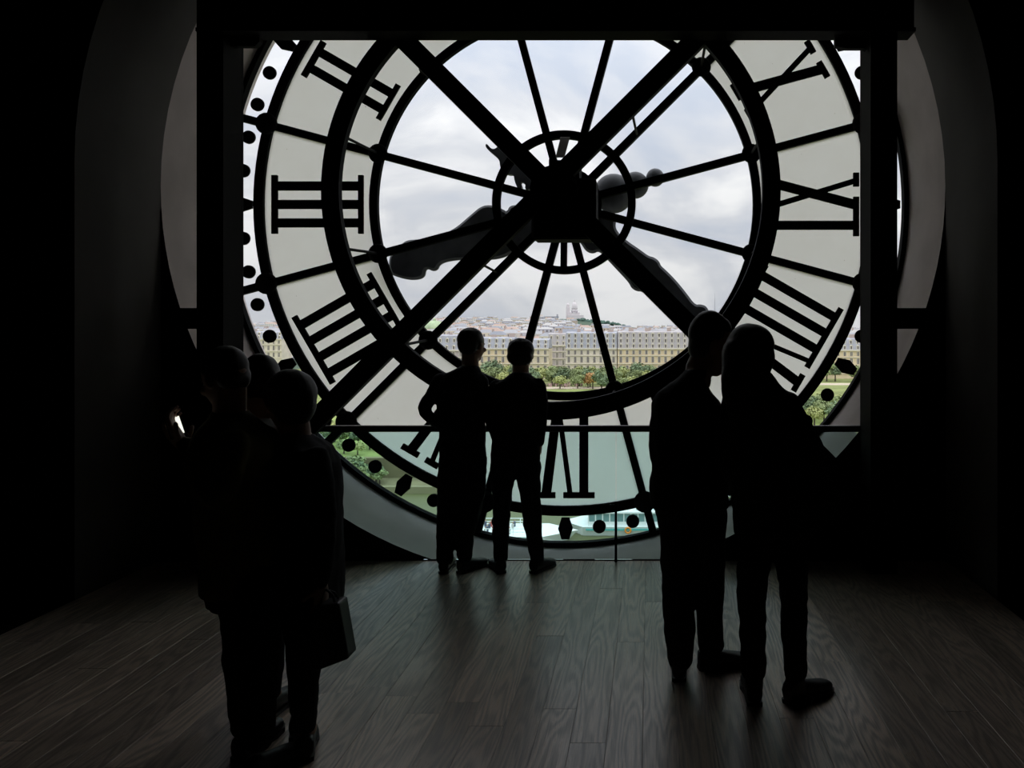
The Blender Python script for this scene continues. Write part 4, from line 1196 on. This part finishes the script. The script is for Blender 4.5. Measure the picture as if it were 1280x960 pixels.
q.build('gilded_statue', mat('gilding', (0.85, 0.58, 0.10), .35, .3), th)
q = MB(); c = P(893.5, 395, 1900)
for k in range(4):
    a = math.pi / 4 + k * math.pi / 2; q.tube(c + Vector((math.cos(a) * 2.2, math.sin(a) * 2.2, -20)), P(893.5, 374, 1900) + Vector((math.cos(a) * .6, math.sin(a) * .6, 0)), .35, .25, 5)
for k in range(8):
    z = -20 + 7.2 * k; r = 2.2 - 1.6 * k / 8.2; q.box((c.x - r, c.y - r, c.z + z), (c.x + r, c.y + r, c.z + z + .4))
q.tube(P(893.5, 374, 1900), P(893.5, 366, 1900), .3, .2, 5)
q.build('lattice_mast', mat('mast_steel', (0.42, 0.42, 0.46), .6), None, label='thin lattice mast on the skyline above the tall man', cat='mast')

# --- people along the garden path, tour boats
q = MB(); rp = random.Random(3)
for k in range(60):
    a = rp.uniform(672, 728); dd_ = rp.uniform(395, 412) - 12
    c = P(a, 0, dd_); c.z = G0 + .06
    q.tube(c, c + Vector((0, 0, 1.3)), .22, .28, 6); q.ball(c + Vector((0, 0, 1.55)), .16, nu=6, nv=4)
q.build('strollers', mat('stroller_clothes', (0.50, 0.35, 0.33), .9, 0, .7, .9), None, label='tiny crowd of strollers on the sandy park path', cat='crowd', kind='stuff')

WL = -30.4
M_BOATG = mat('boat_window', (0.20, 0.33, 0.33), .15)
M_TURQ = mat('turquoise_paint', (0.10, 0.45, 0.42), .5)
def boat(x0, x1, yc, label, decks, bow):
    rt = root('tour_boat', ((x0 + x1) / 2, yc, WL), label, 'boat', None)
    w = 4.2; q = MB()
    tip = -3.5 if bow < 0 else 5
    hull = []
    xs = [x0, x1] if bow < 0 else [x1, x0]
    for z, k in ((-.4, .80), (1.5, 1.0)):
        hull.append([Vector((xs[0] + tip * (1 if z > 0 else .6), yc, WL + z)), Vector((xs[0], yc - w * k, WL + z)), Vector((xs[1], yc - w * k, WL + z)), Vector((xs[1], yc + w * k, WL + z)), Vector((xs[0], yc + w * k, WL + z))])
    q.loft(hull); q.build('hull', M_WHITE, rt)
    q = MB().box((x0 + .5, yc - w - .03, WL + .95), (x1 - .5, yc - w * .98, WL + 1.2)); q.build('hull_stripe', M_TURQ, rt)
    z = WL + 1.5
    for dk in range(decks):
        ww = w - .5 - .3 * dk; a, c = x0 + .8 + 2 * dk, x1 - 2
        q = MB().box((a, yc - ww, z), (c, yc + ww, z + .7)); q.box((a - .5, yc - ww - .3, z + 2.0), (c + .5, yc + ww + .3, z + 2.25)); q.build('cabin', M_WHITE, rt)
        q = MB().box((a + .1, yc - ww + .05, z + .7), (c - .1, yc + ww - .05, z + 2.0)); q.build('window_band', M_BOATG, rt)
        q = MB(); k = a
        while k < c: q.box((k, yc - ww - .04, z + .7), (k + .18, yc - ww + .06, z + 2.0)); k += 1.1
        q.build('mullions', M_WHITE, rt, kind='stuff')
        z += 2.25
    q = MB(); k = x0 + 3
    while k < x1 - 2: q.tube((k, yc - w + .9, z), (k, yc - w + .9, z + 1.0), .06, .06, 5); q.tube((k, yc + w - .9, z), (k, yc + w - .9, z + 1.0), .06, .06, 5); k += 2.0
    for y_ in (yc - w + .9, yc + w - .9):
        for zz in (z + .5, z + 1.0): q.tube((x0 + 3, y_, zz), (x1 - 2, y_, zz), .06, .06, 5)
    q.build('deck_railing', M_WHITE, rt)
    q = MB(); rb = random.Random(int(x1 * 10))
    for r in range(4):
        for i in range(int((x1 - x0 - 8) / .9)):
            if rb.random() < .72:
                c = Vector((x0 + 4 + i * .9, yc - 2.4 + r * 1.5, z)); q.tube(c, c + Vector((0, 0, .75)), .2, .24, 5, rb.randrange(4)); q.ball(c + Vector((0, 0, .95)), .14, nu=6, nv=4, k=4)
    q.build('passengers', [mat('coat_a', (.08, .09, .13), .9), mat('coat_b', (.4, .1, .08), .9), mat('coat_c', (.5, .48, .45), .9), mat('coat_d', (.10, .16, .12), .9), M_SKIN], rt, kind='stuff')
    return rt, z
xa_, xc_ = P(700, 0, 124).x, P(700, 0, 124).x + 40
bt, z = boat(xa_ + 3.5, xc_, 128, 'long white tour boat with window band and life ring on the river', 1, -1)
c = Vector((P(785, 0, 123.7).x, 123.75, WL + 1.0)); q = MB(); 
rings = []
for k in range(16):
    a = 2 * math.pi * k / 16; rings.append([c + Vector((math.cos(a) * (.42 + .14 * math.cos(t)), .14 * math.sin(t), math.sin(a) * (.42 + .14 * math.cos(t)))) for t in [2 * math.pi * j / 8 for j in range(8)]])
rings.append(rings[0]); n_ = 8; v = []; f = []
for r in rings[:-1]: v += r
for k in range(16):
    for j in range(8): f.append((k * 8 + j, k * 8 + (j + 1) % 8, ((k + 1) % 16) * 8 + (j + 1) % 8, ((k + 1) % 16) * 8 + j))
q.add(v, f); q.build('life_ring', mat('orange_buoy', (.85, .30, .04), .5), bt, True)
bt2, z2 = boat(P(560, 0, 124).x, P(684, 0, 124).x, 122.0, 'low open tour boat with passengers left of the larger boat', 0, 1)
